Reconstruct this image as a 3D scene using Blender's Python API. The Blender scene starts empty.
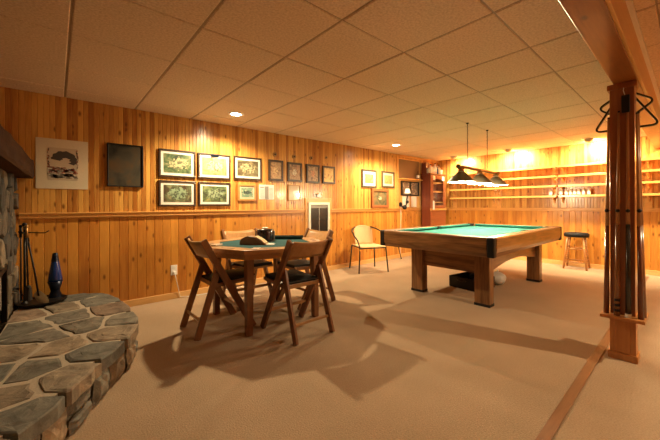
import bpy, bmesh, math, random
from mathutils import Vector, Matrix, noise
rnd = random.Random(7)
PI = math.pi
sc = bpy.context.scene
COL = sc.collection

# ------------------------------------------------------------------ room size
YA, XB, H = 4.124, 7.125, 2.213        # panelled long wall, panelled far wall, ceiling
XL, YN = -0.95, -2.3                    # fireplace wall, wall behind the camera
RAIL0, RAIL1 = 1.0, 1.062

# ------------------------------------------------------------------ materials
def new_mat(name):
    m = bpy.data.materials.new(name); m.use_nodes = True
    nt = m.node_tree; b = nt.nodes['Principled BSDF']
    return m, nt, b

def N(nt, typ, **kw):
    n = nt.nodes.new(typ)
    for k, v in kw.items():
        if k in n.inputs.keys() if isinstance(k, str) else False: n.inputs[k].default_value = v
        else: setattr(n, k, v)
    return n

def plain(name, col, rough=.5, metal=0, coat=0, emit=None, strength=0, bump=0, bscale=200, spec=None):
    m, nt, b = new_mat(name)
    b.inputs['Base Color'].default_value = (*col, 1)
    b.inputs['Roughness'].default_value = rough
    b.inputs['Metallic'].default_value = metal
    b.inputs['Coat Weight'].default_value = coat
    b.inputs['Coat Roughness'].default_value = .06
    if spec is not None: b.inputs['Specular IOR Level'].default_value = spec
    tc = nt.nodes.new('ShaderNodeTexCoord')
    no = nt.nodes.new('ShaderNodeTexNoise'); no.inputs['Scale'].default_value = bscale
    nt.links.new(tc.outputs['Object'], no.inputs['Vector'])
    mx = nt.nodes.new('ShaderNodeMixRGB'); mx.blend_type = 'MULTIPLY'; mx.inputs[0].default_value = .25
    mx.inputs[1].default_value = (*col, 1)
    nt.links.new(no.outputs['Fac'], mx.inputs[2])
    g = nt.nodes.new('ShaderNodeMixRGB'); g.blend_type = 'ADD'; g.inputs[0].default_value = .12
    nt.links.new(mx.outputs[0], g.inputs[1]); g.inputs[2].default_value = (*col, 1)
    nt.links.new(g.outputs[0], b.inputs['Base Color'])
    if bump:
        bp = nt.nodes.new('ShaderNodeBump'); bp.inputs['Strength'].default_value = bump; bp.inputs['Distance'].default_value = .004
        nt.links.new(no.outputs['Fac'], bp.inputs['Height']); nt.links.new(bp.outputs[0], b.inputs['Normal'])
    if emit:
        b.inputs['Emission Color'].default_value = (*emit, 1); b.inputs['Emission Strength'].default_value = strength
    return m

def math_node(nt, op, a, b=None):
    n = nt.nodes.new('ShaderNodeMath'); n.operation = op
    for i, v in enumerate((a, b)):
        if v is None: continue
        if isinstance(v, (int, float)): n.inputs[i].default_value = v
        else: nt.links.new(v, n.inputs[i])
    return n.outputs[0]

def wood(name, light, dark, grain='z', rough=.35, board=None, knots=False, coat=0, contrast=1.0, gs=1.0, vary=.28):
    """procedural timber; board = board width along local x gives each board its own tone and shift"""
    m, nt, b = new_mat(name); L = nt.links
    tc = nt.nodes.new('ShaderNodeTexCoord')
    sep = nt.nodes.new('ShaderNodeSeparateXYZ'); L.new(tc.outputs['Object'], sep.inputs[0])
    x, y, z = sep.outputs
    comb = nt.nodes.new('ShaderNodeCombineXYZ')
    rnd_out = None
    if board:
        idx = math_node(nt, 'FLOOR', math_node(nt, 'DIVIDE', x, board))
        wn = nt.nodes.new('ShaderNodeTexWhiteNoise'); wn.noise_dimensions = '1D'; L.new(idx, wn.inputs['W'])
        rnd_out = wn.outputs['Value']
        z2 = math_node(nt, 'ADD', z, math_node(nt, 'MULTIPLY', rnd_out, 37.0))
        y2 = math_node(nt, 'ADD', y, math_node(nt, 'MULTIPLY', rnd_out, 11.0))
    else: z2, y2 = z, y
    k = {'x': (1.2, 14, 14), 'y': (14, 1.2, 14), 'z': (14, 14, 1.2)}[grain]
    for o, s, i in ((x, k[0], 0), (y2, k[1], 1), (z2, k[2], 2)):
        L.new(math_node(nt, 'MULTIPLY', o, s * gs), comb.inputs[i])
    n1 = nt.nodes.new('ShaderNodeTexNoise'); n1.inputs['Scale'].default_value = 1.6; n1.inputs['Detail'].default_value = 6
    n1.inputs['Distortion'].default_value = .8
    L.new(comb.outputs[0], n1.inputs['Vector'])
    n2 = nt.nodes.new('ShaderNodeTexNoise'); n2.inputs['Scale'].default_value = 7; n2.inputs['Detail'].default_value = 3
    L.new(comb.outputs[0], n2.inputs['Vector'])
    f = math_node(nt, 'ADD', math_node(nt, 'MULTIPLY', n1.outputs['Fac'], .7), math_node(nt, 'MULTIPLY', n2.outputs['Fac'], .3))
    if rnd_out is not None:
        f = math_node(nt, 'ADD', f, math_node(nt, 'MULTIPLY', math_node(nt, 'SUBTRACT', rnd_out, .5), vary))
    rp = nt.nodes.new('ShaderNodeValToRGB')
    rp.color_ramp.elements[0].position = .5 - .2 / contrast; rp.color_ramp.elements[0].color = (*light, 1)
    rp.color_ramp.elements[1].position = .5 + .25 / contrast; rp.color_ramp.elements[1].color = (*dark, 1)
    L.new(f, rp.inputs[0])
    col = rp.outputs[0]
    if knots:
        c2 = nt.nodes.new('ShaderNodeCombineXYZ')
        L.new(math_node(nt, 'MULTIPLY', x if grain == 'z' else math_node(nt, 'ADD', y, z), 15.0), c2.inputs[0])
        L.new(math_node(nt, 'MULTIPLY', {'z': z2, 'x': x, 'y': y}[grain], 7.0), c2.inputs[1])
        vo = nt.nodes.new('ShaderNodeTexVoronoi'); vo.voronoi_dimensions = '2D'; vo.inputs['Scale'].default_value = 1.0
        L.new(c2.outputs[0], vo.inputs['Vector'])
        kr = nt.nodes.new('ShaderNodeValToRGB')
        kr.color_ramp.elements[0].position = .08; kr.color_ramp.elements[0].color = (.9, .9, .9, 1)
        kr.color_ramp.elements[1].position = .26; kr.color_ramp.elements[1].color = (0, 0, 0, 1)
        L.new(vo.outputs['Distance'], kr.inputs[0])
        sepc = nt.nodes.new('ShaderNodeSeparateXYZ'); L.new(vo.outputs['Color'], sepc.inputs[0])
        sel = math_node(nt, 'GREATER_THAN', sepc.outputs[0], .84)
        mx = nt.nodes.new('ShaderNodeMixRGB'); mx.inputs[2].default_value = (dark[0] * .45, dark[1] * .38, dark[2] * .35, 1)
        L.new(math_node(nt, 'MULTIPLY', kr.outputs[0], sel), mx.inputs[0]); L.new(col, mx.inputs[1])
        col = mx.outputs[0]
    L.new(col, b.inputs['Base Color'])
    b.inputs['Roughness'].default_value = rough
    b.inputs['Coat Weight'].default_value = coat; b.inputs['Coat Roughness'].default_value = .15
    bp = nt.nodes.new('ShaderNodeBump'); bp.inputs['Strength'].default_value = .12; bp.inputs['Distance'].default_value = .002
    L.new(f, bp.inputs['Height']); L.new(bp.outputs[0], b.inputs['Normal'])
    return m

def carpet_mat():
    m, nt, b = new_mat('beige_carpet'); L = nt.links
    tc = nt.nodes.new('ShaderNodeTexCoord')
    n1 = nt.nodes.new('ShaderNodeTexNoise'); n1.inputs['Scale'].default_value = 120; n1.inputs['Detail'].default_value = 4
    n2 = nt.nodes.new('ShaderNodeTexNoise'); n2.inputs['Scale'].default_value = 2.2; n2.inputs['Detail'].default_value = 4
    for n in (n1, n2): L.new(tc.outputs['Object'], n.inputs['Vector'])
    f = math_node(nt, 'ADD', math_node(nt, 'MULTIPLY', n1.outputs['Fac'], .65), math_node(nt, 'MULTIPLY', n2.outputs['Fac'], .35))
    rp = nt.nodes.new('ShaderNodeValToRGB')
    rp.color_ramp.elements[0].position = .3; rp.color_ramp.elements[0].color = (.27, .185, .11, 1)
    rp.color_ramp.elements[1].position = .7; rp.color_ramp.elements[1].color = (.44, .31, .20, 1)
    L.new(f, rp.inputs[0]); L.new(rp.outputs[0], b.inputs['Base Color'])
    b.inputs['Roughness'].default_value = .95; b.inputs['Specular IOR Level'].default_value = .1
    b.inputs['Sheen Weight'].default_value = .15
    bp = nt.nodes.new('ShaderNodeBump'); bp.inputs['Strength'].default_value = .5; bp.inputs['Distance'].default_value = .006
    L.new(n1.outputs['Fac'], bp.inputs['Height']); L.new(bp.outputs[0], b.inputs['Normal'])
    return m

def tile_mat():
    m, nt, b = new_mat('fissured_ceiling_tile'); L = nt.links
    tc = nt.nodes.new('ShaderNodeTexCoord')
    n1 = nt.nodes.new('ShaderNodeTexNoise'); n1.inputs['Scale'].default_value = 75; n1.inputs['Detail'].default_value = 5
    L.new(tc.outputs['Object'], n1.inputs['Vector'])
    rp = nt.nodes.new('ShaderNodeValToRGB')
    rp.color_ramp.elements[0].position = .32; rp.color_ramp.elements[0].color = (.64, .50, .37, 1)
    rp.color_ramp.elements[1].position = .62; rp.color_ramp.elements[1].color = (.82, .67, .52, 1)
    L.new(n1.outputs['Fac'], rp.inputs[0]); L.new(rp.outputs[0], b.inputs['Base Color'])
    b.inputs['Roughness'].default_value = .9; b.inputs['Specular IOR Level'].default_value = .15
    bp = nt.nodes.new('ShaderNodeBump'); bp.inputs['Strength'].default_value = .35; bp.inputs['Distance'].default_value = .003
    L.new(n1.outputs['Fac'], bp.inputs['Height']); L.new(bp.outputs[0], b.inputs['Normal'])
    return m

def stone_mat(name):
    m, nt, b = new_mat(name); L = nt.links
    at = nt.nodes.new('ShaderNodeAttribute'); at.attribute_name = 'stone'
    tc = nt.nodes.new('ShaderNodeTexCoord')
    n1 = nt.nodes.new('ShaderNodeTexNoise'); n1.inputs['Scale'].default_value = 9; n1.inputs['Detail'].default_value = 8; n1.inputs['Roughness'].default_value = .65
    n1.inputs['Distortion'].default_value = .6
    L.new(tc.outputs['Object'], n1.inputs['Vector'])
    rp = nt.nodes.new('ShaderNodeValToRGB')
    rp.color_ramp.elements[0].position = .3; rp.color_ramp.elements[0].color = (.45, .40, .36, 1)
    rp.color_ramp.elements[1].position = .7; rp.color_ramp.elements[1].color = (1.35, 1.3, 1.22, 1)
    L.new(n1.outputs['Fac'], rp.inputs[0])
    mx = nt.nodes.new('ShaderNodeMixRGB'); mx.blend_type = 'MULTIPLY'; mx.inputs[0].default_value = 1
    L.new(at.outputs['Color'], mx.inputs[1]); L.new(rp.outputs[0], mx.inputs[2])
    L.new(mx.outputs[0], b.inputs['Base Color']); b.inputs['Roughness'].default_value = .8
    bp = nt.nodes.new('ShaderNodeBump'); bp.inputs['Strength'].default_value = .7; bp.inputs['Distance'].default_value = .015
    L.new(n1.outputs['Fac'], bp.inputs['Height']); L.new(bp.outputs[0], b.inputs['Normal'])
    return m

def blotch(name, cols, scale=9, seed=0, rough=.4, coat=.6, center=None, hw=.15, hh=.1):
    """loose painted scene: layered noise patches; center = colour that gathers around the middle"""
    m, nt, b = new_mat(name); L = nt.links
    tc = nt.nodes.new('ShaderNodeTexCoord'); mp = nt.nodes.new('ShaderNodeMapping')
    mp.inputs['Location'].default_value = (seed * 1.7, 0, seed * 2.3)
    L.new(tc.outputs['Object'], mp.inputs[0])
    n1 = nt.nodes.new('ShaderNodeTexNoise'); n1.inputs['Scale'].default_value = scale; n1.inputs['Detail'].default_value = 3
    n1.inputs['Distortion'].default_value = 1.2
    L.new(mp.outputs[0], n1.inputs['Vector'])
    rp = nt.nodes.new('ShaderNodeValToRGB'); cr = rp.color_ramp
    while len(cr.elements) < len(cols): cr.elements.new(.5)
    for i, c in enumerate(cols):
        cr.elements[i].position = .32 + .36 * i / (len(cols) - 1); cr.elements[i].color = (*c, 1)
    L.new(n1.outputs['Fac'], rp.inputs[0]); col = rp.outputs[0]
    if center:
        sep = nt.nodes.new('ShaderNodeSeparateXYZ'); L.new(tc.outputs['Object'], sep.inputs[0])
        u = math_node(nt, 'DIVIDE', sep.outputs[0], hw); v = math_node(nt, 'DIVIDE', sep.outputs[2], hh)
        r2 = math_node(nt, 'ADD', math_node(nt, 'MULTIPLY', u, u), math_node(nt, 'MULTIPLY', v, v))
        n2 = nt.nodes.new('ShaderNodeTexNoise'); n2.inputs['Scale'].default_value = scale * 3; L.new(mp.outputs[0], n2.inputs['Vector'])
        t = math_node(nt, 'LESS_THAN', math_node(nt, 'ADD', r2, math_node(nt, 'MULTIPLY', n2.outputs['Fac'], 1.6)), 1.25)
        mx = nt.nodes.new('ShaderNodeMixRGB'); L.new(t, mx.inputs[0]); L.new(col, mx.inputs[1])
        n3 = nt.nodes.new('ShaderNodeTexNoise'); n3.inputs['Scale'].default_value = scale * 4; n3.inputs['Detail'].default_value = 2; L.new(mp.outputs[0], n3.inputs['Vector'])
        r3 = nt.nodes.new('ShaderNodeValToRGB'); r3.color_ramp.elements[0].position = .40; r3.color_ramp.elements[0].color = (*[c * .3 for c in center], 1)
        r3.color_ramp.elements[1].position = .56; r3.color_ramp.elements[1].color = (*[min(1, c * 1.35) for c in center], 1)
        L.new(n3.outputs['Fac'], r3.inputs[0]); L.new(r3.outputs[0], mx.inputs[2])
        col = mx.outputs[0]
    L.new(col, b.inputs['Base Color']); b.inputs['Roughness'].default_value = rough
    b.inputs['Coat Weight'].default_value = coat; b.inputs['Coat Roughness'].default_value = .08
    if not coat: b.inputs['Specular IOR Level'].default_value = .15
    return m

M = {}
BU, BL = .0435, .087                     # board widths above and below the chair rail
M['carpet'] = carpet_mat(); M['tile'] = tile_mat()
M['grid'] = plain('ceiling_grid_metal', (.34, .25, .17), .6)
M['pine_up'] = wood('honey_knotty_pine', (.62, .325, .075), (.33, .12, .021), 'z', .30, board=BU, knots=True, coat=.25, vary=.5)
M['pine_low'] = wood('amber_pine_wainscot', (.59, .262, .043), (.38, .13, .018), 'z', .33, board=BL, knots=True, coat=.2, vary=.35)
M['pine_trim'] = wood('pine_trim', (.68, .36, .10), (.50, .23, .06), 'x', .32)
M['pine_base'] = wood('pine_baseboard', (.74, .45, .18), (.60, .33, .11), 'x', .4)
M['pine_beam'] = wood('varnished_pine_beam', (.33, .115, .024), (.15, .043, .009), 'x', .28, knots=True, coat=.3)
M['pine_fascia'] = wood('pale_pine_fascia', (.66, .40, .14), (.55, .29, .09), 'x', .35)
M['pine_post'] = wood('red_pine_post', (.37, .128, .038), (.21, .06, .017), 'z', .33, knots=True, coat=.3)
M['pine_plinth'] = wood('orange_pine', (.48, .205, .06), (.33, .12, .03), 'z', .38, knots=True)
M['pine_shelf'] = wood('shelf_pine', (.72, .38, .11), (.56, .25, .06), 'x', .3, coat=.2)
M['oak'] = wood('brown_oak', (.25, .105, .036), (.14, .052, .016), 'z', .38, coat=.15)
M['oak_lit'] = wood('brown_oak_lit', (.46, .25, .10), (.32, .155, .055), 'x', .34, coat=.15)  # paler than the other oak: lamp light on chair backs put into the colour
M['oak_top'] = wood('oak_table_rim', (.50, .28, .12), (.35, .17, .065), 'x', .3, coat=.3)
M['walnut_x'] = wood('walnut_rail_lengthwise', (.27, .128, .044), (.10, .040, .013), 'x', .3, coat=.25, contrast=1.7)
M['walnut_y'] = wood('walnut_rail_crosswise', (.27, .128, .044), (.10, .040, .013), 'y', .3, coat=.25, contrast=1.7)
M['walnut_z'] = wood('walnut_leg', (.27, .128, .044), (.10, .040, .013), 'z', .3, coat=.25, contrast=1.7)
M['stoolwood'] = wood('stool_beech', (.48, .22, .07), (.34, .14, .04), 'z', .35)
M['redwood'] = wood('mahogany_red', (.17, .036, .014), (.10, .018, .008), 'z', .3, coat=.3)
M['mantel'] = wood('rough_hewn_mantel', (.062, .027, .012), (.024, .010, .005), 'y', .8, knots=True)
M['mantel'].node_tree.nodes['Principled BSDF'].inputs['Specular IOR Level'].default_value = .12
M['strip'] = wood('worn_wood_strip', (.27, .125, .055), (.17, .075, .032), 'x', .5)
M['felt'] = plain('green_baize', (.028, .155, .13), .9, bump=.1, bscale=400, spec=.1)
M['felt2'] = plain('teal_felt', (.034, .088, .092), .95, bump=.1, bscale=400, spec=.1)
M['tray'] = plain('dark_teal_felt_board', (.012, .045, .045), .9)
M['black'] = plain('black_plastic', (.008, .008, .009), .45, spec=.3)
M['blackpad'] = plain('black_vinyl_pad', (.007, .008, .009), .5, bump=.15, bscale=60, spec=.25)
M['iron'] = plain('black_iron', (.016, .014, .013), .45, .6)
M['tube'] = plain('dark_brown_tube', (.02, .010, .007), .4, .2)
M['steel'] = plain('steel', (.55, .52, .48), .3, 1)
M['brass'] = plain('aged_brass', (.42, .24, .09), .35, 1)
M['white'] = plain('white_enamel', (.78, .76, .72), .4)
M['card'] = plain('white_card', (.80, .78, .72), .5)
M['paper'] = plain('pale_paper', (.72, .70, .66), .6)
M['wicker'] = plain('woven_wicker', (.62, .43, .22), .6, bump=.9, bscale=90)
M['shade'] = plain('dark_olive_shade', (.15, .125, .08), .4, .2)
M['shade_in'] = plain('white_shade_lining', (.85, .82, .75), .5)
M['bulb'] = plain('lit_bulb', (1, .9, .75), .4, emit=(1, .84, .56), strength=40)
M['lens'] = plain('lit_lamp_lens', (1, .9, .75), .4, emit=(1, .86, .60), strength=30)
M['mortar'] = plain('mortar', (.40, .33, .25), .9, bump=.6, bscale=60)
M['stone'] = stone_mat('field_stone')
M['soot'] = plain('sooty_firebox', (.006, .005, .005), .9)
M['blueglass'] = plain('dark_blue_glass', (.003, .030, .16), .12, coat=.4)
M['bluemetal'] = plain('dark_blue_metal', (.006, .012, .030), .3, .6)
M['brownpanel'] = plain('brown_hardboard', (.17, .085, .038), .5)
M['brownwedge'] = plain('brown_wedge_wood', (.20, .10, .045), .4)
M['glass'] = None
m, nt, b = new_mat('clear_glass')
tr = nt.nodes.new('ShaderNodeBsdfTransparent'); gs_ = nt.nodes.new('ShaderNodeBsdfGlossy'); gs_.inputs['Roughness'].default_value = .05
mxs = nt.nodes.new('ShaderNodeMixShader'); mxs.inputs[0].default_value = .08
nt.links.new(tr.outputs[0], mxs.inputs[1]); nt.links.new(gs_.outputs[0], mxs.inputs[2]); nt.links.new(mxs.outputs[0], nt.nodes['Material Output'].inputs[0])
M['glass'] = m
M['milkglass'] = plain('whitish_glass', (.78, .74, .66), .15, coat=.5)
M['frame_dark'] = plain('dark_brown_frame', (.040, .022, .014), .35)
M['frame_red'] = wood('red_wood_frame', (.36, .12, .04), (.24, .07, .025), 'x', .35)
M['frame_oak'] = wood('orange_oak_frame', (.58, .28, .09), (.42, .18, .05), 'x', .35)
M['frame_grey'] = plain('grey_green_frame', (.05, .043, .026), .4)
M['mat_white'] = plain('white_mat_board', (.66, .64, .58), .7, coat=.3)
M['mat_beige'] = plain('beige_mat_board', (.58, .50, .36), .8)
M['foil'] = plain('small_bronze_relief', (.30, .17, .07), .4, .6)

# ------------------------------------------------------------------ mesh helpers
class B:
    def __init__(s): s.bm = bmesh.new()
    def box(s, x0, x1, y0, y1, z0, z1, mi=0):
        v = [s.bm.verts.new((x, y, z)) for z in (z0, z1) for y in (y0, y1) for x in (x0, x1)]
        for f in ((0, 2, 3, 1), (4, 5, 7, 6), (0, 1, 5, 4), (2, 6, 7, 3), (0, 4, 6, 2), (1, 3, 7, 5)):
            s.bm.faces.new([v[i] for i in f]).material_index = mi
        return s
    def bar(s, p, q, w, t, side=(0, 1, 0), mi=0, w2=None, t2=None):
        """box from p to q: w along side, t across"""
        p, q = Vector(p), Vector(q); d = (q - p).normalized(); a = Vector(side); a = (a - d * a.dot(d)).normalized(); c = d.cross(a)
        w2 = w if w2 is None else w2; t2 = t if t2 is None else t2
        v = []
        for o, ww, tt in ((p, w, t), (q, w2, t2)):
            v += [s.bm.verts.new(o + a * (i * ww / 2) + c * (j * tt / 2)) for i, j in ((-1, -1), (1, -1), (1, 1), (-1, 1))]
        for f in ((3, 2, 1, 0), (4, 5, 6, 7), (0, 1, 5, 4), (1, 2, 6, 5), (2, 3, 7, 6), (3, 0, 4, 7)):
            s.bm.faces.new([v[i] for i in f]).material_index = mi
        return s
    def prism(s, pts, z0, z1, mi=0, top_scale=None):
        lo = [s.bm.verts.new((x, y, z0)) for x, y in pts]; hi = [s.bm.verts.new((x, y, z1)) for x, y in pts]
        s.bm.faces.new(lo[::-1]).material_index = mi; s.bm.faces.new(hi).material_index = mi
        n = len(pts)
        for i in range(n): s.bm.faces.new((lo[i], lo[(i + 1) % n], hi[(i + 1) % n], hi[i])).material_index = mi
        return s
    def extr(s, pts3, vec, mi=0):
        a = [s.bm.verts.new(p) for p in pts3]; vec = Vector(vec); c = [s.bm.verts.new(Vector(p) + vec) for p in pts3]; n = len(a)
        s.bm.faces.new(a[::-1]).material_index = mi; s.bm.faces.new(c).material_index = mi
        for i in range(n): s.bm.faces.new((a[i], a[(i + 1) % n], c[(i + 1) % n], c[i])).material_index = mi
        return s
    def lathe(s, prof, c=(0, 0, 0), seg=24, mi=0, sx=1, sy=1):
        rings = []
        for r, z in prof:
            if r < 1e-5: rings.append([s.bm.verts.new((c[0], c[1], c[2] + z))])
            else: rings.append([s.bm.verts.new((c[0] + r * sx * math.cos(2 * PI * i / seg), c[1] + r * sy * math.sin(2 * PI * i / seg), c[2] + z)) for i in range(seg)])
        for a, b_ in zip(rings, rings[1:]):
            for i in range(seg):
                j = (i + 1) % seg
                if len(a) == 1 and len(b_) == 1: continue
                if len(a) == 1: f = (a[0], b_[j], b_[i])
                elif len(b_) == 1: f = (a[i], a[j], b_[0])
                else: f = (a[i], a[j], b_[j], b_[i])
                try: s.bm.faces.new(f).material_index = mi
                except ValueError: pass
        return s
    def tube(s, pts, r, seg=8, mi=0, closed=False, r2=None):
        pts = [Vector(p) for p in pts]; n = len(pts); rings = []; up = Vector((0, 0, 1))
        prev = None
        for i, p in enumerate(pts):
            if closed: d = (pts[(i + 1) % n] - pts[i - 1]).normalized()
            else: d = (pts[min(i + 1, n - 1)] - pts[max(i - 1, 0)]).normalized()
            if prev is None:
                a = up if abs(d.z) < .9 else Vector((1, 0, 0)); a = (a - d * a.dot(d)).normalized()
            else:
                a = (prev - d * prev.dot(d)).normalized()
            prev = a; c = d.cross(a)
            rr = r if r2 is None else r + (r2 - r) * i / max(1, n - 1)
            rings.append([s.bm.verts.new(p + a * rr * math.cos(2 * PI * k / seg) + c * rr * math.sin(2 * PI * k / seg)) for k in range(seg)])
        m_ = n if closed else n - 1
        for i in range(m_):
            a, b_ = rings[i], rings[(i + 1) % n]
            for k in range(seg):
                j = (k + 1) % seg
                s.bm.faces.new((a[k], a[j], b_[j], b_[k])).material_index = mi
        if not closed:
            s.bm.faces.new(rings[0][::-1]).material_index = mi; s.bm.faces.new(rings[-1]).material_index = mi
        return s
    def sphere(s, c, r, seg=14, mi=0, sz=1.0):
        prof = [(r * math.sin(PI * i / 10) if 0 < i < 10 else 0, -r * sz * math.cos(PI * i / 10)) for i in range(11)]
        return s.lathe(prof, c, seg, mi)
    def grid(s, fn, nu, nv, mi=0):
        v = [[s.bm.verts.new(fn(i / nu, j / nv)) for j in range(nv + 1)] for i in range(nu + 1)]
        for i in range(nu):
            for j in range(nv):
                s.bm.faces.new((v[i][j], v[i + 1][j], v[i + 1][j + 1], v[i][j + 1])).material_index = mi
        return s
    def obj(s, name, mats, parent=None, loc=(0, 0, 0), smooth=False, bevel=0, solid=0, recalc=True):
        if recalc: bmesh.ops.recalc_face_normals(s.bm, faces=s.bm.faces[:])
        me = bpy.data.meshes.new(name); s.bm.to_mesh(me); s.bm.free()
        for mm in (mats if isinstance(mats, (list, tuple)) else [mats]): me.materials.append(mm)
        if smooth:
            for p in me.polygons: p.use_smooth = True
        o = bpy.data.objects.new(name, me); COL.objects.link(o); o.parent = parent; o.location = loc
        if solid:
            md = o.modifiers.new('solid', 'SOLIDIFY'); md.thickness = solid; md.offset = 0
        if bevel:
            md = o.modifiers.new('bevel', 'BEVEL'); md.width = bevel; md.segments = 2; md.limit_method = 'ANGLE'; md.angle_limit = math.radians(40)
        return o

def thing(name, label, cat, loc=(0, 0, 0), rz=0, group=None):
    o = bpy.data.objects.new(name, None); COL.objects.link(o); o.location = loc; o.rotation_euler = (0, 0, rz)
    o.empty_display_size = .1
    return tag(o, label, cat, group)
def tag(o, label, cat, group=None):
    o['label'] = label; o['category'] = cat
    if group: o['group'] = group
    return o
def struct(o): o['kind'] = 'structure'; return o
def dup(root, loc, rz, label, group=None):
    r = root.copy(); COL.objects.link(r); r.location = loc; r.rotation_euler = (0, 0, rz); r['label'] = label
    if group: r['group'] = group
    for ch in list(root.children):
        c = ch.copy(); COL.objects.link(c); c.parent = r
        for g in list(ch.children):
            d = g.copy(); COL.objects.link(d); d.parent = c
    return r

# ------------------------------------------------------------------ room shell
b = B(); b.box(XL - .1, XB + .1, YN - .1, YA + .1, -.1, 0); struct(b.obj('floor', M['carpet']))

def board_wall(name, u0, u1, loc, rz, depth=.004):
    b = B(); bm = b.bm
    for z0, z1, mi, bw in ((0, RAIL0 + .03, 1, BL), (RAIL0 + .03, H + .02, 0, BU)):
        prof = []; k = math.floor(u0 / bw); g = .0035 if mi == 0 else .004
        while k * bw < u1:
            x = k * bw
            prof += [(max(x + g, u0), 0), (min(x + bw - g, u1), 0), (min(x + bw, u1), depth)]
            k += 1
        lo = [bm.verts.new((p, q, z0)) for p, q in prof]; hi = [bm.verts.new((p, q, z1)) for p, q in prof]
        for i in range(len(prof) - 1):
            f = bm.faces.new((lo[i], lo[i + 1], hi[i + 1], hi[i])); f.material_index = mi
    b.box(u0, u1, depth + .001, .08, 0, H + .02, 0)
    o = b.obj(name, [M['pine_up'], M['pine_low']], recalc=False)
    o.location = loc; o.rotation_euler = (0, 0, rz)
    return struct(o)
board_wall('wall_left', XL, XB + .05, (0, YA, 0), 0)
board_wall('wall_far', -YA - .05, -YN + .05, (XB, 0, 0), -PI / 2)
board_wall('wall_near', -XB, -XL, (0, YN, 0), PI)
board_wall('wall_hearth', YN, YA, (XL, 0, 0), PI / 2)

def rail(name, x0, x1):
    b = B()
    b.box(x0, x1, -.018, 0, RAIL0, RAIL1 - .012); b.box(x0, x1, -.034, 0, RAIL1 - .014, RAIL1); b.box(x0, x1, -.026, 0, RAIL0 + .012, RAIL0 + .02)
    return b
struct(rail('a', -.26, 3.03).obj('trim_1', M['pine_trim'], loc=(0, YA, 0), bevel=.003))
struct(rail('a', 3.60, 6.32).obj('trim_2', M['pine_trim'], loc=(0, YA, 0), bevel=.003))
o = struct(rail('a', -YA, -YN).obj('trim_3', M['pine_trim'], loc=(XB, 0, 0), bevel=.003)); o.rotation_euler = (0, 0, -PI / 2)
b = B(); b.box(.30, 6.33, -.014, 0, 0, .075); struct(b.obj('baseboard_left', M['pine_base'], loc=(0, YA, 0), bevel=.003))
b = B(); b.box(-YA, -YN, -.014, 0, 0, .075); o = struct(b.obj('baseboard_far', M['pine_base'], loc=(XB, 0, 0), bevel=.003)); o.rotation_euler = (0, 0, -PI / 2)
# corner board and cornice where the panelled section beside the cabinet starts
b = B(); b.box(5.455, 5.525, -.02, 0, RAIL1, H); struct(b.obj('trim_4', M['pine_trim'], loc=(0, YA, 0), bevel=.003))
b = B(); b.box(5.525, XB, -.03, 0, H - .045, H - .002); struct(b.obj('trim_5', M['pine_trim'], loc=(0, YA, 0), bevel=.004))

# ceiling of lay-in tiles
GX, GY, TA, TB = -.534, 1.969, .6049, .6151
b = B(); bm = b.bm
xs = [GX + TA * k for k in range(-1, 14)]; ys = [GY + TB * k for k in range(-8, 5)]
for i in range(len(xs) - 1):
    for j in range(len(ys) - 1):
        x0, x1, y0, y1 = max(xs[i], XL), min(xs[i + 1], XB), max(ys[j], YN), min(ys[j + 1], YA)
        if x1 - x0 < .03 or y1 - y0 < .03: continue
        g, e, d = .006, .006, .005
        dz = rnd.uniform(-.0015, .0015)
        def ring(q, z): return [bm.verts.new(p) for p in ((x0 + q, y0 + q * .7, z), (x1 - q, y0 + q * .7, z), (x1 - q, y1 - q * .7, z), (x0 + q, y1 - q * .7, z))]
        a, c = ring(g, H + d), ring(g + e, H + dz)
        bm.faces.new(c[::-1])
        for k in range(4): bm.faces.new((a[k], c[k], c[(k + 1) % 4], a[(k + 1) % 4]))
b.box(XL, XB, YN, YA, H + d, H + .1, 1)
struct(b.obj('ceiling', [M['tile'], M['grid']]))

# boxed beam across the room and its post line
b = B(); b.box(XL, XB, .245, .375, 1.995, H)
struct(b.obj('beam', M['pine_beam'], bevel=.003))
b = B(); b.box(XL, XB, .228, .245, 2.0, H - .002)
struct(b.obj('trim_6', M['pine_fascia'], bevel=.002))
b = B(); b.box(XL, XB, .205, .228, H - .02, H - .002)
struct(b.obj('trim_7', M['white']))
b = B(); b.box(XL, 6.9, .440, .492, 0, .006); struct(b.obj('trim_8', M['strip'], bevel=.002))

# ------------------------------------------------------------------ fireplace
def clip(poly, p, n):
    out = []
    for i in range(len(poly)):
        a, c = poly[i], poly[(i + 1) % len(poly)]
        da = (a[0] - p[0]) * n[0] + (a[1] - p[1]) * n[1]; dc = (c[0] - p[0]) * n[0] + (c[1] - p[1]) * n[1]
        if da <= 0: out.append(a)
        if (da < 0 < dc) or (dc < 0 < da):
            t = da / (da - dc); out.append((a[0] + (c[0] - a[0]) * t, a[1] + (c[1] - a[1]) * t))
    return out
def cells(outline, seeds, gap):
    res = []
    for i, s in enumerate(seeds):
        poly = list(outline)
        for j, q in enumerate(seeds):
            if i == j: continue
            dx, dy = q[0] - s[0], q[1] - s[1]; l = math.hypot(dx, dy)
            mp = ((s[0] + q[0]) / 2 - dx / l * gap, (s[1] + q[1]) / 2 - dy / l * gap)
            poly = clip(poly, mp, (dx / l, dy / l))
            if len(poly) < 3: break
        if len(poly) >= 3: res.append(poly)
    return res
def rough(poly, step, amp, r):
    out = []
    for i in range(len(poly)):
        a, c = poly[i], poly[(i + 1) % len(poly)]; l = math.hypot(c[0] - a[0], c[1] - a[1]); n = max(1, int(l / step))
        for k in range(n):
            t = (k + .15) / n if n > 1 else .12
            out.append((a[0] + (c[0] - a[0]) * t + r.uniform(-amp, amp), a[1] + (c[1] - a[1]) * t + r.uniform(-amp, amp)))
    return out
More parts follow.
